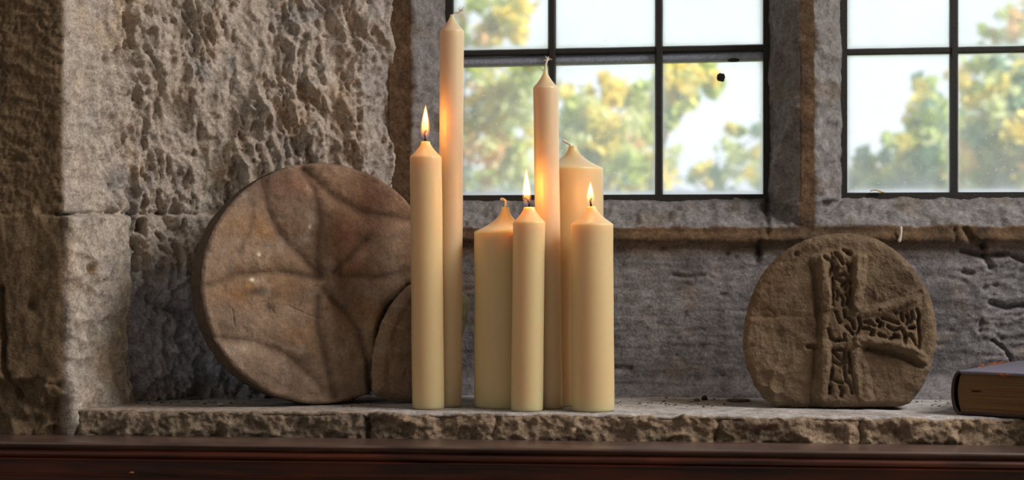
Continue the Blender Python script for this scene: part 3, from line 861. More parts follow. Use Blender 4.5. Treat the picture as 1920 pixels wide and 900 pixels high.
def build_cross():
    cr = [(540, 28), (480, 30), (420, 35), (360, 53), (300, 75), (250, 104), (200, 140), (160, 182), (130, 222), (103, 270), (80, 320), (60, 380), (45, 440), (36, 490), (33, 545), (38, 605), (52, 665), (70, 720), (92, 765), (118, 806), (150, 842), (190, 864), (260, 868), (400, 868), (560, 868), (700, 867), (800, 864), (838, 850), (862, 828), (893, 782), (920, 730), (944, 668), (960, 600), (968, 540), (970, 485), (964, 440), (955, 395), (940, 345), (920, 300), (893, 250), (860, 200), (822, 156), (780, 118), (740, 90), (700, 66), (670, 50), (640, 40), (590, 30)]
    o2 = []
    for (a, b) in zip(cr, cr[1:] + cr[:1]):
        for t in np.linspace(0, 1, 4, endpoint=False): o2.append((a[0] + (b[0] - a[0]) * t, a[1] + (b[1] - a[1]) * t))
    out = C3(o2)
    la = math.radians(4); ph = math.radians(4)
    n = np.array([-math.sin(ph) * math.cos(la), -math.cos(ph) * math.cos(la), math.sin(la)])
    p0 = on_Z(1575, 767, SILL)

    def bar(x, y, pts, w, rag, f=3):
        d = dpoly(x, y, pts) + rag
        return np.clip(1 - (np.clip(d - w * .45, 0, 1e9) / (w * .85)) ** 1.6, 0, 1)

    def hf(px, py, A, B, ed):
        x = (px - 1380) * 2.5725; y = (py - 430) * 2.5725      # close-up frame of the carving
        wv = fbm(A * 30, B * 30, 3, 650)
        rag = 11 * fbm(A * 45, B * 45, 4, 651)
        wear = np.clip(.72 + .75 * fbm(A * 34, B * 34, 3, 657), .15, 1.1)
        h = .0060 * fbm(A * 16, B * 16, 5, 652) + .0016 * (scoops(A * 70, B * 60, 653, 1.0) - .4) + .0009 * fbm(A * 170, B * 170, 3, 654)
        b = np.zeros_like(px)
        for pl, w in (([(398, 165), (425, 260), (442, 365)], 32), ([(603, 160), (592, 250), (578, 375)], 27), ([(428, 580), (418, 690), (402, 815)], 30),
                      ([(572, 580), (598, 690), (632, 830)], 32)):
            b = np.maximum(b, bar(x, y, pl, w, rag))
        b2 = np.maximum(bar(x, y, [(590, 410), (690, 398), (790, 365), (905, 315)], 24, rag, 2) * .42, bar(x, y, [(590, 548), (700, 565), (810, 585), (880, 612), (905, 640)], 24, rag, 2.5))
        b3 = bar(x, y, [(430, 400), (425, 480), (432, 560)], 22, rag) * .65
        wedge = sstep(560, 600, x) * sstep(390, 420, y + .28 * (x - 600)) * (1 - sstep(545, 575, y - .16 * (x - 600))) * (1 - sstep(870, 900, x))
        vert = (1 - sstep(58, 72, np.abs(x - 505 - .0 * y))) * sstep(105, 130, y) * (1 - sstep(835, 860, y))
        # interlace: a raised band down the shaft and out along the right arm, with the openings of the knotwork cut into it
        cuts = [[(425,145),(455,165),(468,190),(452,215),(447,240)], [(478,128),(500,150),(515,178)], [(518,112),(535,125),(548,130)], [(535,180),(550,195),(545,215)],
                [(500,235),(520,225),(540,245),(552,270)], [(497,255),(515,268),(510,285)], [(525,270),(535,285),(528,300)], [(462,250),(458,290),(468,330),(462,375)],
                [(480,350),(490,330),(487,310)], [(505,330),(515,350),(510,378)], [(530,325),(540,345),(535,370)], [(555,300),(552,345),(556,385)], [(488,195),(480,220),(484,250)],
                [(480,410),(490,440),(500,460)], [(520,405),(525,435)], [(540,440),(560,455),(568,490)], [(530,480),(550,500),(565,520)], [(445,495),(455,535),(480,550)], [(520,520),(522,545),(495,550)],
                [(590,440),(600,470),(590,500),(575,520)], [(468,595),(520,592)], [(470,600),(490,625),(515,650)], [(525,600),(520,640)], [(475,650),(500,665),(530,650)],
                [(465,690),(460,730),(485,745),(510,750)], [(520,670),(525,720),(530,745)], [(545,610),(552,660),(548,700)], [(540,745),(555,770),(560,800)], [(500,770),(515,790),(505,815)],
                [(455,770),(450,800)], [(620,460),(645,455),(665,475)], [(610,490),(640,490),(660,500),(650,520)], [(680,450),(700,465),(690,480)], [(705,440),(740,450),(780,465)],
                [(690,520),(715,530)], [(730,480),(760,500),(790,490)], [(760,520),(780,530)], [(795,420),(800,450)], [(820,430),(830,450),(820,470)], [(845,410),(850,440),(835,460)],
                [(870,400),(880,430),(875,470)], [(800,500),(815,525),(810,560)], [(835,490),(860,485)], [(840,520),(855,545),(870,580)], [(880,480),(885,540),(880,590)], [(740,545),(760,530)]]
        band = (1 - sstep(80, 112, np.abs(x - 500))) * sstep(95, 140, y)
        band = np.maximum(band, wedge * .95)
        cd = np.full(px.shape, 1e9)
        wob = 5 * fbm(A * 70, B * 70, 3, 656)
        for pl in cuts: cd = np.minimum(cd, dpoly(x, y, pl))
        cut = np.exp(-(np.clip(cd + wob, 0, 1e9) / 8.5) ** 2.4)
        hv = band * (.0046 + .0016 * fbm(A * 60, B * 60, 3, 658)) - .0060 * cut
        hw = 0
        # field cut back around the arms
        arm_l = (1 - sstep(385, 410, x)) * sstep(420, 446, y + 14 * wv) * (1 - sstep(552, 590, y + 20 * wv))
        field_lb = (1 - sstep(370, 400, x)) * sstep(566, 580, y); field_lt = (1 - sstep(375, 405, x)) * (1 - sstep(425, 440, y))
        field_rt = sstep(620, 645, x) * (1 - sstep(-14, 10, y - (402 - .32 * (x - 640)))); field_rb = sstep(610, 640, x) * sstep(0, 22, y - (575 + .30 * (x - 640) + 22 * sstep(760, 900, x)))
        h += wear * (b * .0066 + b2 * .0072 + b3 * .0030) * 1.0 + hv + hw + arm_l * .0020 * (.6 + fbm(A * 30, B * 30, 2, 655))
        h -= .0030 * field_rt * np.exp(-((y - (402 - .32 * (x - 640))) / 60) ** 2)
        # deep cuts beside the bars
        for pl, w, dp in (([(372, 190), (385, 300), (395, 395)], 16, .0050), ([(640, 585), (720, 600), (800, 622), (860, 655), (895, 668)], 15, .0075), ([(345, 577), (392, 580)], 9, .0060),
                          ([(385, 600), (385, 700), (368, 830)], 14, .0035), ([(395, 410), (400, 520)], 12, .0030), ([(460, 130), (468, 250), (470, 370)], 7, .0035), ([(560, 180), (552, 280), (545, 380)], 7, .0035),
                          ([(60, 437), (200, 432), (395, 432)], 10, .0013), ([(465, 600), (460, 700), (450, 780)], 7, .0030), ([(545, 600), (560, 700), (580, 800)], 7, .0030), ([(880, 420), (875, 590)], 7, .0030),
                          ([(120, 405), (150, 390), (180, 415)], 6, .0014), ([(640, 395), (760, 365), (890, 315)], 9, .0020)):
            h -= dp * np.exp(-((dpoly(x, y, pl) + .6 * rag) / w) ** 2)
        for cx, cy, r, dp in ((290, 130, 14, .005), (540, 125, 14, .005), (470, 150, 9, .004), (545, 195, 10, .004), (530, 265, 12, .005), (690, 400, 8, .004), (770, 415, 9, .004), (830, 430, 10, .0045), (850, 490, 10, .0045), (770, 530, 11, .0045), (820, 530, 12, .0045), (700, 470, 9, .004), (640, 470, 9, .004), (495, 545, 10, .004), (680, 455, 9, .004), (865, 450, 9, .004)):
            h -= dp * np.exp(-((x - cx) ** 2 + (y - cy) ** 2) / r ** 2)
        # broken lower left and chips along the edge
        lo = blob(x, y, 190, 770, 130, 110)
        h += lo * .006 * (scoops(A * 60, B * 60, 660, 1.2) - .7)
        h -= .005 * np.clip(fbm(A * 50, B * 50, 3, 661) + .15, 0, 1) * np.exp(-ed / .006)
        h -= .004 * blob(x, y, 610, 45, 60, 22)
        return h

    def cf(px, py, A, B, ed):
        t1 = sstep(-.25, .35, fbm(A * 10, B * 10, 4, 670)); t3 = sstep(.1, .5, fbm(A * 30, B * 26, 4, 671))
        c = mixc(np.broadcast_to(lin((120, 100, 79)), A.shape + (3,)), lin((96, 79, 62)), .8 * t1)
        c = mixc(c, lin((132, 98, 68)), .6 * np.clip(blob(px, py, 1440, 520, 40, 30) + blob(px, py, 1430, 590, 30, 24), 0, 1) * (.4 + .6 * t3))
        c = mixc(c, lin((140, 122, 100)), .4 * t3)
        c = mixc(c, lin((104, 100, 78)), .7 * sstep(735, 765, py) * (1 - sstep(1440, 1500, px)))
        return c
    o = slab('carved_cross_slab', out, p0, n, .075, hf, cf, M_CROSS, rnd=.006, warp=.006, back=.9, nth=760, nr=250)
    tag(o, 'rounded brown stone slab carved with a knotwork cross standing right of the candles', 'carved stone', 'carved stones on the sill')


# ------------------------------------------------------------------ candles
def candle(base, top_x, top_px, D, px_base, r_px, shoulder, tip, tip_w, wick, label, wax, flame=None, power=.05, cone=1.0, taper=0.0):
    """base/top in photo pixels at depth D; everything built around an axis that leans with the photo's candle"""
    k = D / FPX
    b = camxy((px_base - CX) * k, D, SILL - .0004)
    zt = CAM[2] + (CY - tip) * k
    t = camxy((top_px - CX) * k, D, zt)
    root = empty('candle', b)
    tag(root, label, 'candle', 'candles on the stone sill')
    r = r_px * k
    H = zt - b[2]
    zs = CAM[2] + (CY - shoulder) * k - b[2]
    tw = tip_w * k
    prof = [(0, 0), (r * .9, 0), (r - .0012, .0003), (r, .0016)]
    for q in np.linspace(.004, zs - .003, 40): prof.append((r * (1 - taper * (1 - q / zs)), q))
    prof += [(r * .998, zs - .0015), (r * .985, zs - .0003), (r * .955, zs + .0006)]
    for q in np.linspace(0, 1, 16)[1:]:
        rr = tw + (r * .955 - tw) * ((1 - q) ** (1.0 + cone))
        prof.append((rr, zs + .0006 + (H - zs - .0012) * q))
    prof += [(tw * .8, H - .0002), (tw * .45, H), (0, H)]
    V, F = lathe(prof, 64)
    sh = (t - b) / H
    V = V + 0
    a = np.arctan2(V[..., 1], V[..., 0])
    V[..., :2] *= (1 + .006 * np.sin(2 * a + 1) * np.sin(V[..., 2] * 30) + .004 * np.sin(V[..., 2] * 55 + a))[..., None]
    V[..., 0] += sh[0] * V[..., 2]; V[..., 1] += sh[1] * V[..., 2]
    mesh_np('wax_body', V.reshape(-1, 3), F, wax, root)
    wp = []
    for (x, y, dd) in wick:
        wp.append(at_depth(x, y, D + dd) - b)
    lit = flame is not None
    v, f = tube(wp, (.0013 if lit else .0014) if r_px < 45 else .0017, 10, 6)
    w = mesh_np('wick', v, f, M_BURNT if lit else M_WICK, root)
    if lit: w['label'] = 'charred black burning wick'
    if lit:
        fx, y0, y1, fw, bend = flame
        p = camxy((fx - CX) * k, D, CAM[2] + (CY - y0) * k)
        L = (y0 - y1) * k
        for nm, sc, off, m in (('flame', 1.0, 0.0, M_FLAME), ('flame_core', .66, .10, M_CORE)):
            q = np.linspace(0, 1, 26)
            rad = fw * k * .5 * (np.sin(math.pi * q ** .62) ** .85) * (1 - .30 * q) * 1.12
            rad[0] = rad[-1] = 0
            if nm == 'flame_core': rad *= .72; zz = L * (.08 + .86 * q)
            else: zz = L * q
            fv, ff = lathe(list(zip(rad, zz)), 24)
            fv[..., 0] += bend * k * np.sin(fv[..., 2] / L * math.pi * .5) ** 2
            fo = mesh_np(nm, fv.reshape(-1, 3) + (p - b), ff, m, root)
            if nm == 'flame': fl = fo
            else: fo.parent = fl
        for fr in (.22, .5, .78):
            ld = bpy.data.lights.new('candle_light', 'POINT'); ld.energy = power / 3; ld.color = (1.0, .36, .07); ld.shadow_soft_size = .006
            lo = bpy.data.objects.new('candle_light', ld); lo.location = Vector(p) + Vector((0, 0, L * fr)); COL.objects.link(lo)
    return root, b


def tuft(parent, b, px, py, D, n, size, seed):
    rg = random.Random(seed)
    V, F = [], []
    for i in range(n):
        a = rg.uniform(0, 6.28); e = rg.uniform(-.3, 1.2)
        d = np.array([math.cos(a) * math.cos(e), math.sin(a) * math.cos(e), math.sin(e)])
        c = at_depth(px, py, D) - b
        s = size * rg.uniform(.6, 1.1)
        mid = c + d * s * .6 + np.array([0, 0, .2 * s * rg.uniform(-1, 1)])
        v, f = tube([c, mid, c + d * s + np.array([rg.uniform(-.3, .3) * s, 0, rg.uniform(-.3, .3) * s])], [.0005, .0004, .0003], 6, 4)
        F += [[q + len(V) for q in ff] for ff in f]; V += [tuple(x) for x in v]
    mesh_np('frayed_tip', V, F, M_WICK, parent)


def build_candles():
    candle(0, 0, 798, 2.069, 803, 30, 294, 265, 8, [(797.5, 268, 0), (797, 258, 0), (796, 250, -.001), (799, 245, -.001)], 'lit slender cream candle at the far left of the group, before the large disc', M_WAX, (797, 261, 195, 17, 1), .10, cone=.5)
    w, b = candle(0, 0, 847.5, 2.097, 843, 22.5, 58, 27, 3.5, [(848, 31, 0), (853, 25, 0), (860, 23, 0), (865, 19, 0)], 'tallest unlit ivory candle reaching the top of the window, second from left', M_WAXW, cone=.55)
    tuft(w.children[1], b, 865, 19, 2.097, 8, .0066, 3)
    candle(0, 0, 947, 2.097, 947, 58, 434, 388, 7, [(947, 392, 0), (948, 382, 0), (947, 376, 0), (942, 373, 0), (939, 374, 0)], 'short thick unlit pillar candle with curled wick just left of the lit front candle', M_WAX, cone=1.15)
    candle(0, 0, 992.5, 2.041, 988, 30, 416, 388, 10, [(992, 391, 0), (992, 382, 0), (989, 375, -.001), (984, 371, -.001)], 'lit slender cream candle in front of the short thick pillar candle', M_WAX, (988, 386, 314, 16, -1), .115, cone=.5)
    w, b = candle(0, 0, 1022.5, 2.073, 1031.5, 23.5, 164, 131, 3.5, [(1023, 136, 0), (1023, 124, 0), (1026, 112, 0)], 'tall slim unlit candle with white frayed wick before the window bar', M_WAXW, cone=.6)
    tuft(w.children[1], b, 1026, 113, 2.073, 20, .0052, 5)
    tuft(w.children[1], b, 1017, 131, 2.073, 9, .0044, 9)
    candle(0, 0, 1109.5, 2.042, 1112, 40, 420, 387, 8, [(1108, 390, 0), (1108, 383, 0), (1107, 377, -.001), (1109, 372, -.001)], 'lit cream candle of medium thickness at the right end of the group', M_WAX, (1107, 384, 339, 15, 0), .052, cone=.6)
    candle(0, 0, 1074, 2.126, 1074, 57, 315, 273, 8, [(1073, 277, 0), (1069, 271, 0), (1062, 267, 0), (1056, 263, 0)], 'thick unlit pillar candle with bent wick standing behind the right lit candle', M_WAX, cone=1.0)


# ------------------------------------------------------------------ book
def build_book():
    m_l = plain('worn_leather', tuple(lin((48, 26, 26))), .42, .5, .5, 380, .35)
    m_top = plain('window_sheen_cover', tuple(lin((106, 102, 118))), .40, .55, .5, 420, .25)  # dark leather top tinted blue-grey to paint in the window's reflection
    m_fray = plain('frayed_leather', tuple(lin((150, 88, 62))), .9, .2, .5, 300, .3)
    m, nt, bs = mat('aged_gilt_page_edges')
    tc = node(nt, 'ShaderNodeTexCoord'); mp = node(nt, 'ShaderNodeMapping'); mp.inputs['Scale'].default_value = (6, 6, 900)
    nz = node(nt, 'ShaderNodeTexNoise', i_Scale=1.0, i_Detail=4.0); nt.links.new(tc.outputs['Object'], mp.inputs[0]); nt.links.new(mp.outputs[0], nz.inputs['Vector'])
    cr = node(nt, 'ShaderNodeValToRGB'); cr.color_ramp.elements[0].color = (*lin((74, 48, 14)), 1); cr.color_ramp.elements[1].color = (*lin((132, 92, 30)), 1)
    cr.color_ramp.elements[0].position = .3; cr.color_ramp.elements[1].position = .7
    nt.links.new(nz.outputs['Fac'], cr.inputs[0]); nt.links.new(cr.outputs[0], bs.inputs['Base Color']); bs.inputs['Roughness'].default_value = .55
    bp = node(nt, 'ShaderNodeBump', i_Strength=.5, i_Distance=.001); nt.links.new(nz.outputs['Fac'], bp.inputs['Height']); nt.links.new(bp.outputs[0], bs.inputs['Normal'])
    k = 1.985 / FPX
    p = camxy((1796 - CX) * k, 1.985, SILL)
    root = empty('book', p, (0, 0, PSI - math.radians(35.6)))
    tag(root, 'thick old leather-bound book lying flat on the sill with dark gilt page edges', 'book')
    W, L, H, T = .165, .235, .0545, .0036

    def board(name, z0, z1, mm):
        xs = np.linspace(-.001, W, 30); ys = np.linspace(0, L, 40)
        X, Y = np.meshgrid(xs, ys, indexing='ij')
        wz = .0006 * fbm(X * 20, Y * 20, 3, 700)
        tpv = np.stack([X + .0008 * fbm(Y * 60, X * 0, 3, 701), Y + .0008 * fbm(X * 60, Y * 0, 3, 702), z1 + wz], -1).reshape(-1, 3)
        bt = np.stack([X, Y, np.full_like(X, z0)], -1).reshape(-1, 3)
        F = [list(f) for f in grid_faces(30, 40)] + [list(f) for f in grid_faces(30, 40, flip=True, base=1200)]
        per = [i * 40 for i in range(30)] + [29 * 40 + j for j in range(1, 40)] + [i * 40 + 39 for i in range(28, -1, -1)] + [j for j in range(38, 0, -1)]
        for a, b in zip(per, per[1:] + per[:1]): F.append([b, a, a + 1200, b + 1200])
        o = mesh_np(name, np.vstack([tpv, bt]), F, mm, root, smooth=False)
        bv = o.modifiers.new('b', 'BEVEL'); bv.width = .0012; bv.segments = 3; bv.limit_method = 'ANGLE'
        return o
    board('cover_board', H - T, H, m_top)['label'] = 'upper cover board coloured with blue-grey window sheen'
    board('cover_board', 0.0004, T, m_l)
    # rounded spine
    a = np.linspace(-math.pi / 2, math.pi / 2, 25)
    ys = np.linspace(-.0006, L + .0006, 60)
    Vo, Vi = [], []
    for q in a:
        xo = -.0125 * math.cos(q) ** .8 + .004; zo = H / 2 + (H / 2) * math.sin(q)
        xi = -.0095 * math.cos(q) ** .8 + .004; zi = H / 2 + (H / 2 - .003) * math.sin(q)
        Vo.append((xo, zo)); Vi.append((xi, zi))
    loop = Vo + Vi[::-1]
    n = len(loop)
    V = np.array([[(x + (0.0012 * math.exp(-((y % .045) - .022) ** 2 / .00002) * -1 if i < 25 else 0), y, z) for y in ys] for i, (x, z) in enumerate(loop)])
    F = [list(f) for f in grid_faces(n, 60, closed=True)]
    for i in range(24):
        F.append([(n - 1 - i) * 60, (n - 2 - i) * 60, (i + 1) * 60, i * 60]); F.append([i * 60 + 59, (i + 1) * 60 + 59, (n - 2 - i) * 60 + 59, (n - 1 - i) * 60 + 59])
    mesh_np('spine', V.reshape(-1, 3), F, m_l, root)
    # page block, rounded at the spine
    yb = np.linspace(.0035, L - .0035, 30); zb = np.linspace(T, H - T, 40)
    xl = np.array([-.0055 * math.cos((z - H / 2) / (H / 2) * math.pi / 2) + .0040 for z in zb])
    loop = [(xl[i], zb[i]) for i in range(40)] + [(W - .006 - .004 * math.cos((z - H / 2) / (H / 2) * math.pi / 2), z) for z in zb[::-1]]
    n = len(loop)
    V = np.array([[(x, y, z) for y in yb] for x, z in loop]).reshape(-1, 3)
    F = [list(f) for f in grid_faces(n, 30, closed=True)]
    for j in (0, 29):
        for i in range(39):
            q = [i * 30 + j, (i + 1) * 30 + j, (n - 2 - i) * 30 + j, (n - 1 - i) * 30 + j]
            F.append(q if j else q[::-1])
    mesh_np('page_block', V, F, m, root, smooth=False)['label'] = 'brown-gold aged page edges'
    # torn leather along the joint and the front edge of the cover
    rg = random.Random(4)
    V, F = [], []
    for i in range(46):
        y = rg.choice([rg.gauss(.085, .006), rg.gauss(.125, .007), rg.gauss(.155, .012), rg.uniform(.06, .2)]); s = rg.uniform(.0025, .0065)
        c = np.array([.0006 + rg.uniform(-.002, .001), y, H - .0006]); d = np.array([rg.uniform(-.6, .3), rg.uniform(-1, 1), rg.uniform(.2, .9)]); d /= np.linalg.norm(d)
        v, f = tube([c, c + d * s * .5, c + d * s + np.array([0, s * .3, -s * .15])], [.0010, .0008, .0003], 6, 3)
        F += [[q + len(V) for q in ff] for ff in f]; V += [tuple(x) for x in v]
    mesh_np('frayed_joint', V, F, m_fray, root)['label'] = 'frayed reddish-brown leather'
    V, F = [], []
    for i in range(14):
        x = rg.gauss(.055, .006)
        c = np.array([x, -.0003, H - .0035 + rg.uniform(0, .003)]); d = np.array([.9, -.15, rg.uniform(-.7, .1)]); s = rg.uniform(.003, .006)
        v, f = tube([c, c + d * s * .5, c + d * s], [.0006, .0007, .0002], 6, 3)
        F += [[q + len(V) for q in ff] for ff in f]; V += [tuple(x) for x in v]
    mesh_np('torn_edge', V, F, m_fray, root)['label'] = 'torn reddish leather at the cover edge'
    v, f = tube([(.016, .0034, .030), (.021, .0032, .0297), (.030, .0034, .0300)], [.0006, .0009, .0003], 8, 6)
    mesh_np('page_tear', v * np.array([1, 1, 1]), f, plain('dark_gap', tuple(lin((34, 24, 14))), .9, .1), root)['label'] = 'dark notch in the page edges'


# ------------------------------------------------------------------ polished wooden rail
def build_rail():
    m, nt, b = mat('polished_mahogany')
    L = nt.links.new
    tc = node(nt, 'ShaderNodeTexCoord'); mp = node(nt, 'ShaderNodeMapping'); mp.inputs['Scale'].default_value = (3.5, 55, 55)
    L(tc.outputs['Object'], mp.inputs[0])
    n1 = node(nt, 'ShaderNodeTexNoise', i_Scale=1.6, i_Detail=8.0, i_Roughness=.6, i_Distortion=.8); L(mp.outputs[0], n1.inputs['Vector'])
    n2 = node(nt, 'ShaderNodeTexNoise', i_Scale=9.0, i_Detail=4.0); L(tc.outputs['Object'], n2.inputs['Vector'])
    cr = node(nt, 'ShaderNodeValToRGB')
    cr.color_ramp.elements[0].position = .3; cr.color_ramp.elements[0].color = (*lin((24, 9, 6)), 1)
    cr.color_ramp.elements[1].position = .75; cr.color_ramp.elements[1].color = (*lin((92, 36, 13)), 1)
    L(n1.outputs['Fac'], cr.inputs[0])
    mr = node(nt, 'ShaderNodeMapRange', i_From_Min=.3, i_From_Max=.7, i_To_Min=.55, i_To_Max=1.25); L(n2.outputs['Fac'], mr.inputs['Value'])
    sc = node(nt, 'ShaderNodeVectorMath', operation='SCALE'); L(cr.outputs[0], sc.inputs[0]); L(mr.outputs[0], sc.inputs['Scale'])
    L(sc.outputs[0], b.inputs['Base Color'])
    r2 = node(nt, 'ShaderNodeMapRange', i_From_Min=.3, i_From_Max=.7, i_To_Min=.34, i_To_Max=.5); L(n1.outputs['Fac'], r2.inputs['Value']); L(r2.outputs[0], b.inputs['Roughness'])
    b.inputs['Specular IOR Level'].default_value = .35
    b.inputs['Coat Weight'].default_value = .12; b.inputs['Coat Roughness'].default_value = .42
    bp = node(nt, 'ShaderNodeBump', i_Strength=.12, i_Distance=.001); L(n1.outputs['Fac'], bp.inputs['Height']); L(bp.outputs[0], b.inputs['Normal'])
    root = empty('wooden_rail', (0, -.02, .70))
    tag(root, 'dark polished wooden rail with moulded edge running along below the stone sill', 'rail')
    z0 = 1.1967 - .229 - .70
    x0, x1 = -1.1, 1.1

    def extr(name, prof, mm, jag=0):
        xs = np.linspace(x0, x1, 260)
        V = np.array([[(x, y, z) for x in xs] for y, z in prof])
        if jag:
            for (k) in range(len(prof)):
                V[k, :, 2] += jag * np.clip(fbm(xs * 14, xs * 0 + k * .05, 4, 720), -1, 0)
        F = [list(f) for f in grid_faces(len(prof), 260, closed=True)]
        o = mesh_np(name, V.reshape(-1, 3), F, mm, root, smooth=True)
        es = o.modifiers.new('e', 'EDGE_SPLIT'); es.split_angle = math.radians(35)
        return o
    yf = -.066
    arc = lambda cy, cz, r, a0, a1, n=8: [(cy + r * math.cos(math.radians(a)), cz + r * math.sin(math.radians(a))) for a in np.linspace(a0, a1, n)]
    # cap: top surface with rounded nose
    m2 = m.copy(); m2.name = 'sheen_toned_top'
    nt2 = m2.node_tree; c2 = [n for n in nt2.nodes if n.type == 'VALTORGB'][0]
    c2.color_ramp.elements[0].color = (*lin((52, 34, 30)), 1); c2.color_ramp.elements[1].color = (*lin((112, 84, 72)), 1)  # colours lightened to paint in the pale sheen along the top
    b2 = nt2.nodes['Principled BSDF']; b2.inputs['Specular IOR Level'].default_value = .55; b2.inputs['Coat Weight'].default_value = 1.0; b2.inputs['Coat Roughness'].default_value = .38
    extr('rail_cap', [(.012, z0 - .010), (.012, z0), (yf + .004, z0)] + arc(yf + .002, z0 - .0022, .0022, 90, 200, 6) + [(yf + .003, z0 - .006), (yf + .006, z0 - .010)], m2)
    # shadow groove and ogee moulding below
    extr('edge_moulding', [(.0, z0 - .010), (yf + .007, z0 - .0085)] + [(yf + .0045, z0 - .0090)] + [(yf + .0005 - .0030 * math.sin(math.radians(a)), z0 - .0095 - .0095 * a / 180) for a in np.linspace(20, 180, 12)] + [(yf - .0025, z0 - .0196), (yf - .0025, z0 - .0212), (yf + .004, z0 - .0220), (.0, z0 - .0220)], m)
    extr('front_board', [(.0, z0 - .0220), (yf + .0035, z0 - .0220), (yf + .0035, z0 - .0385), (yf + .0020, z0 - .0395), (yf + .0020, z0 - .0405), (yf + .0060, z0 - .0415), (yf + .0060, z0 - .16), (.0, z0 - .16)], m)
    # small knocks showing bare wood
    mb = plain('bare_wood', tuple(lin((170, 120, 80))), .8, .2, .4, 300, .3)
    for q, (px, py, sx, sz) in enumerate(((476, 862, .0090, .0022), (174, 856, .004, .0012), (247, 886, .003, .0014))):
        pp = on_Y(px, py, -.02 + yf + .0028)
        rk = rock('chipped_spot', (sx, .0014, sz), mb, root, seed=20 + q)
        rk.location = Vector(pp) - root.location
        rk['label'] = 'bare pale chip in the polish'


# ------------------------------------------------------------------ crumbs on the sill
def build_bits():
    def put(name, px, py, size, m, lab, cat, seed, group=None, rz=0):
        p = on_Z(px, py, SILL)
        o = rock(name, size, m, None, seed)
        o.location = (p[0], p[1], SILL + size[2] * .5)
        o.rotation_euler = (0, 0, rz)
        tag(o, lab, cat, group)
    slate = plain('slate_chip', tuple(lin((96, 92, 92))), .85, .3, .3, 200, .2)
    put('stone_chip', 365, 748, (.011, .006, .0022), slate, 'flat dark stone chip on the sill left of the large disc', 'stone chip', 3)
    put('stone_chip', 1385, 752, (.016, .008, .0024), slate, 'flat grey flake of stone lying left of the cross slab', 'stone chip', 4)
    put('pebble', 1321, 750, (.0042, .0038, .0040), M_DARKBIT, 'dark round pebble on the sill between the candles and the cross slab', 'pebble', 5)
    put('pebble', 1307, 752, (.0042, .0034, .0026), slate, 'low grey pebble beside the dark round pebble on the sill', 'pebble', 6)
    put('pebble', 414, 760, (.0040, .0032, .0022), M_PALEBIT, 'small pale pebble on the sill just left below the large disc', 'pebble', 8)
    V, F = [], []
    rg = random.Random(12)
    for i in range(150):
        z = rg.random()
        px = rg.uniform(250, 470) if z < .35 else (rg.uniform(640, 700) if z < .45 else (rg.uniform(1155, 1420) if z < .85 else rg.uniform(1700, 1790)))
        py = rg.uniform(746, 764) if px > 600 else rg.uniform(742, 758)
        p = on_Z(px, py, SILL)
        if p[1] > .235 or (px < 500 and p[1] > .165): continue
        s = rg.uniform(.0006, .0019)
        b = len(V)
        vs = [(1, 0, 0), (-1, 0, 0), (0, 1, 0), (0, -1, 0), (0, 0, 1), (0, 0, -.5)]
        V += [(p[0] + s * 1.4 * x * rg.uniform(.7, 1.3), p[1] + s * y * rg.uniform(.7, 1.3), SILL + .0003 + s * .6 * zz) for x, y, zz in vs]
        F += [[b + k for k in f] for f in ((0, 2, 4), (2, 1, 4), (1, 3, 4), (3, 0, 4), (2, 0, 5), (1, 2, 5), (3, 1, 5), (0, 3, 5))]
    tag(mesh_np('debris', V, F, M_DARKBIT, smooth=False), 'dark grit and crumbs scattered over the back of the sill', 'debris', kind='stuff')
    # leaf caught at the foot of the right window
    p = on_Y(1645, 362, YW - .008)
    n = 12
    V, F = [], []
    for i in range(n):
        t = i / (n - 1); w = .0028 * math.sin(math.pi * (t * .92 + .04))
        for j, s in enumerate((-1, 0, 1)):
            V.append(((t - .5) * .020, s * w, .0010 * abs(s) + .0016 * math.sin(t * 5)))
    for i in range(n - 1):
        for j in (0, 1): F.append([i * 3 + j, (i + 1) * 3 + j, (i + 1) * 3 + j + 1, i * 3 + j + 1])
    o = mesh_np('fallen_leaf', V, F, leaf_mat('yellow_leaf'), None, np.tile(lin((232, 196, 80)), (len(V), 1)))
    so = o.modifiers.new('s', 'SOLIDIFY'); so.thickness = .0004
    o.location = p
    o.location.z = WB[1][2] + .0075
    tag(o, 'small yellow leaf lying at the foot of the right window', 'leaf')
    # white drip of plaster on the ledge edge
    q = [on_Y(1689, 426, YF - .006), on_Y(1689, 438, YF - .0065), on_Y(1686, 452, YF - .006)]
    v, f = tube([np.array(t) - q[0] for t in q], [.0022, .0018, .0026], 10, 6)
    o = mesh_np('plaster_drip', v, f, plain('white_lime', tuple(lin((205, 200, 190))), .8, .2, .3, 300, .1))
    o.location = q[0]
    tag(o, 'white drip of lime on the ledge edge above the cross slab', 'drip')


# ------------------------------------------------------------------ trees outside
def leaf_mat(name):
    m, nt, b = mat(name)
    nt.nodes.remove(b)
    at = node(nt, 'ShaderNodeAttribute', attribute_name='Col')
    d = node(nt, 'ShaderNodeBsdfDiffuse'); t = node(nt, 'ShaderNodeBsdfTranslucent'); mx = node(nt, 'ShaderNodeMixShader'); mx.inputs[0].default_value = .45
    nt.links.new(at.outputs['Color'], d.inputs['Color']); nt.links.new(at.outputs['Color'], t.inputs['Color'])
    nt.links.new(d.outputs[0], mx.inputs[1]); nt.links.new(t.outputs[0], mx.inputs[2]); nt.links.new(mx.outputs[0], nt.nodes['Material Output'].inputs['Surface'])
    return m


M_LEAF = leaf_mat('autumn_leaves')
M_BARK = plain('bark', tuple(lin((96, 84, 70))), .9, .2, .6, 20, .3)
YEL, GRN, ORG, DKG, PAL = lin((252, 236, 140)), lin((206, 220, 140)), lin((250, 216, 176)), lin((140, 172, 150)), lin((230, 236, 190))


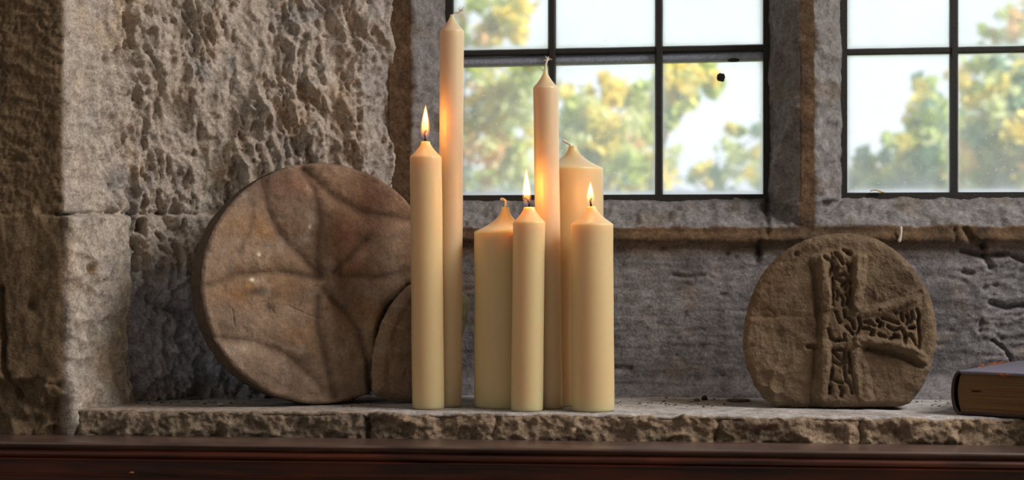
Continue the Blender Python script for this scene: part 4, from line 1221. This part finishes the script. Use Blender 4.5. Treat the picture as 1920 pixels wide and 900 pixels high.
def tree(name, clumps, D, pal, label, seed, leaves=2600, ls=.16, trunk_px=None):
    """clumps: (px,py,r_px,weight) crown masses seen through the window at distance D"""
    rg = np.random.default_rng(seed)
    k = D / FPX
    P, S, Cc = [], [], []
    wt = np.array([c[2] ** 1.6 for c in clumps]); wt /= wt.sum()
    for (px, py, r), w in zip(clumps, wt):
        n = max(20, int(leaves * 1.0 * w))
        c = at_depth(px, py, D + rg.uniform(-.6, .6))
        sub = rg.normal(0, 1, (max(4, n // 26), 3)); sub /= np.linalg.norm(sub, axis=1)[:, None]
        sub = c + sub * (r * k) * rg.uniform(.3, 1.15, (len(sub), 1))
        ci = rg.integers(0, len(sub), n)
        P.append(sub[ci] + rg.normal(0, r * k * .17, (n, 3)))
        tone = rg.integers(0, len(pal), len(sub))
        Cc.append(np.array([pal[tone[i]] for i in ci]) * rg.uniform(.75, 1.2, (n, 1)))
    P = np.concatenate(P); Cc = np.concatenate(Cc)
    n = len(P)
    a = rg.normal(0, 1, (n, 3)); a /= np.linalg.norm(a, axis=1)[:, None]
    b = rg.normal(0, 1, (n, 3)); b -= (a * b).sum(1)[:, None] * a; b /= np.linalg.norm(b, axis=1)[:, None]
    s = ls * .72 * rg.uniform(.6, 1.3, (n, 1))
    V = np.stack([P - a * s * .6, P - b * s * .33, P + a * s * .6, P + b * s * .33], 1).reshape(-1, 3)
    F = np.arange(n * 4).reshape(-1, 4)
    cx = trunk_px or np.average([c[0] for c in clumps], weights=wt)
    base = at_depth(cx, 480, D); base[2] = -.8
    root = empty(name, base)
    tag(root, label, 'tree', 'autumn trees outside the windows')
    mesh_np('foliage', V - base, F, M_LEAF, root, np.repeat(Cc, 4, 0), smooth=False)
    top = at_depth(cx, min(c[1] for c in clumps) + 40, D) - base
    br = []
    tv, tf = tube([np.zeros(3), top * .35 + np.array([.06, 0, 0]), top * .7 + np.array([-.08, .1, 0]), top], [.06, .04, .02, .01], 8, 6)
    V = list(map(tuple, tv)); F = list(tf)
    for (px, py, r) in clumps:
        if r < 20: continue
        e = at_depth(px, py, D) - base
        st = top * min(.95, max(.3, (e[2] - .6) / max(top[2], .1)))
        v, f = tube([st, st * .5 + e * .5 + np.array([0, 0, .1]), e], [.014, .010, .006], 6, 4)
        F += [[q + len(V) for q in ff] for ff in f]; V += [tuple(x) for x in v]
    mesh_np('trunk', V, F, M_BARK, root)


def build_trees():
    tree('autumn_tree', [(905, 40, 45), (960, 30, 50), (920, 160, 60), (985, 180, 60), (900, 250, 60), (960, 300, 60), (1010, 120, 30), (800, 90, 70), (740, 200, 70), (820, 270, 70), (760, 330, 60), (880, 400, 50), (960, 420, 50)], 19, [YEL, YEL, PAL, ORG, GRN, PAL], 'yellow and pinkish tree seen through the left pane behind the tallest candle', 1, 6600)
    tree('autumn_tree', [(1090, 200, 55), (1150, 250, 65), (1180, 180, 40), (1210, 240, 45), (1100, 300, 60), (1190, 310, 55), (1080, 260, 45), (1150, 170, 30), (1130, 390, 55), (1180, 440, 50), (1100, 440, 50)], 17, [YEL, YEL, YEL, GRN, PAL, GRN, ORG], 'yellow-green tree seen through the middle pane beside the slim candle', 2, 4600)
    tree('autumn_tree', [(1265, 145, 42), (1310, 148, 34), (1255, 205, 34), (1376, 240, 14), (1290, 175, 28), (1345, 150, 18)], 15, [YEL, PAL, GRN], 'loose yellow branch tree reaching into the third pane', 3, 1500, trunk_px=1238)
    tree('hedge_tree', [(1255, 320, 38), (1310, 330, 36), (1360, 330, 36), (1400, 290, 40), (1430, 250, 36), (1440, 310, 40), (1220, 335, 30), (1300, 410, 50), (1380, 410, 50), (1340, 460, 50)], 23, [GRN, PAL, DKG, YEL], 'low green bushy tree at the foot of the third pane', 4, 2600)
    tree('autumn_tree', [(1740, 180, 38), (1760, 240, 60), (1700, 300, 50), (1640, 310, 45), (1770, 320, 60), (1720, 235, 30), (1605, 335, 30), (1680, 400, 55), (1740, 430, 55), (1620, 420, 50)], 18, [GRN, DKG, YEL, GRN, DKG, PAL], 'dark green and yellow tree rising behind the right window bar', 5, 4200)
    tree('autumn_tree', [(1850, 170, 60), (1900, 230, 70), (1840, 270, 60), (1930, 150, 60), (1890, 320, 60), (1980, 260, 70), (1960, 330, 60), (1830, 340, 40), (1860, 420, 55), (1940, 430, 60), (2040, 200, 70), (2080, 320, 80), (2040, 420, 60)], 16, [YEL, PAL, GRN, YEL, DKG, PAL, ORG], 'broad golden tree filling the far right pane', 6, 7800)
    tree('autumn_tree', [(1860, 65, 30), (1900, 55, 35), (1950, 40, 45), (1920, 90, 25)], 24, [PAL, GRN, ORG], 'pale distant tree top at the upper right corner', 7, 900)
    tree('hedge_tree', [(900, 345, 50), (980, 350, 50), (1060, 350, 50), (1140, 350, 45), (820, 350, 60), (730, 340, 60), (640, 330, 70), (560, 340, 70), (480, 330, 70), (900, 430, 60), (800, 440, 60), (700, 430, 60), (590, 430, 60), (1000, 440, 60), (1110, 440, 60)], 26, [DKG, GRN, PAL], 'dull green hedge tree low behind the candle flames', 8, 5000)
    tree('hedge_tree', [(1610, 345, 40), (1680, 345, 45), (1760, 350, 45), (1840, 350, 45), (1920, 350, 45), (2010, 340, 55), (1640, 430, 55), (1740, 440, 55), (1850, 440, 55), (1960, 440, 60), (1540, 420, 50), (1460, 430, 50)], 27, [DKG, GRN, PAL], 'dull green hedge tree low across the right window', 9, 4200)


# ------------------------------------------------------------------ build
build_left()
build_back()
build_sill()
build_shell()
w1, panes1, yb = build_window(1, WB[0], [1035, 1235.5, ], 100.5, 89, 850, 1432, True, 'left leaded window with three columns of panes behind the candles')
w2, panes2, _ = build_window(2, WB[1], [1788.5, 1995], 97.5, 92, 1592, 1920, False, 'right leaded window with a golden tree outside, right of the mullion')
# dirt blobs stuck on the panes
for pane, px, py, sx, sz, sd in ((panes1[(2, 0)], 1352, 145, .0058, .0060, 31), (panes1[(2, 0)], 1376, 113, .0080, .0028, 32)):
    o = rock('dirt_spot', (sx, .0016, sz), M_DARKBIT, pane, sd, flat=False)
    o.location = Vector(on_Y(px, py, YW + .005)) - w1.location
    o['label'] = 'dark clot of dirt on the glass'
build_disc()
build_fragment()
build_cross()
build_candles()
build_book()
build_rail()
build_bits()
build_trees()

# ------------------------------------------------------------------ world: bright sky outside (+Y), dim room behind the camera (-Y)
w = bpy.data.worlds.new('daylight'); SC.world = w; w.use_nodes = True
nt = w.node_tree; L = nt.links.new
bg = nt.nodes['Background']
tc = node(nt, 'ShaderNodeTexCoord'); sp = node(nt, 'ShaderNodeSeparateXYZ'); L(tc.outputs['Generated'], sp.inputs[0])
cr = node(nt, 'ShaderNodeValToRGB'); el = cr.color_ramp.elements
el[0].position = .40; el[0].color = (.12, .105, .09, 1)
el[1].position = .56; el[1].color = (1.22, 1.32, 1.42, 1)
mr = node(nt, 'ShaderNodeMapRange', i_From_Min=-1.0, i_From_Max=1.0); L(sp.outputs['Y'], mr.inputs['Value'])
L(mr.outputs[0], cr.inputs[0]); L(cr.outputs[0], bg.inputs['Color']); bg.inputs['Strength'].default_value = 1.0

sun = bpy.data.lights.new('sun', 'SUN'); sun.energy = 9.0; sun.angle = .02; sun.color = (1, .95, .85)
so = bpy.data.objects.new('sun', sun); COL.objects.link(so)
so.rotation_euler = Vector((-.7, .45, -.55)).to_track_quat('-Z', 'Y').to_euler()


def area(name, loc, target, size, energy, color):
    ld = bpy.data.lights.new(name, 'AREA'); ld.energy = energy; ld.size = size; ld.color = color
    o = bpy.data.objects.new(name, ld); COL.objects.link(o); o.location = loc
    o.rotation_euler = (Vector(target) - Vector(loc)).to_track_quat('-Z', 'Y').to_euler()
    return o


area('high_stand_in_light', (2.0, -.5, 2.65), (-.2, .1, 1.25), 1.0, 64, (1.0, .965, .93))  # added area lamp in place of unseen room light from the upper right
area('cool_fill_light', (-2.4, -2.6, 2.4), (-.2, .1, 1.2), 1.4, 7, (.82, .93, 1.0))  # weak cool fill lamp, added to lift the recess beside the disc

cd = bpy.data.cameras.new('camera'); cam = bpy.data.objects.new('camera', cd); COL.objects.link(cam)
cam.location = Vector(CAM); cam.rotation_euler = (math.pi / 2, 0, PSI)
cd.sensor_width = 36; cd.lens = 36 * FPX / 1920; cd.shift_y = 30 / 1920
cd.clip_start = .05; cd.clip_end = 300
cd.dof.use_dof = True; cd.dof.focus_distance = 2.06; cd.dof.aperture_fstop = 5.6
SC.camera = cam
vs = SC.view_settings
SC.display_settings.display_device = 'sRGB'
vs.view_transform = 'Standard'; vs.look = 'None'; vs.gamma = 1.0; vs.exposure = 0.0; vs.use_curve_mapping = False
SC.cycles.use_denoising = True
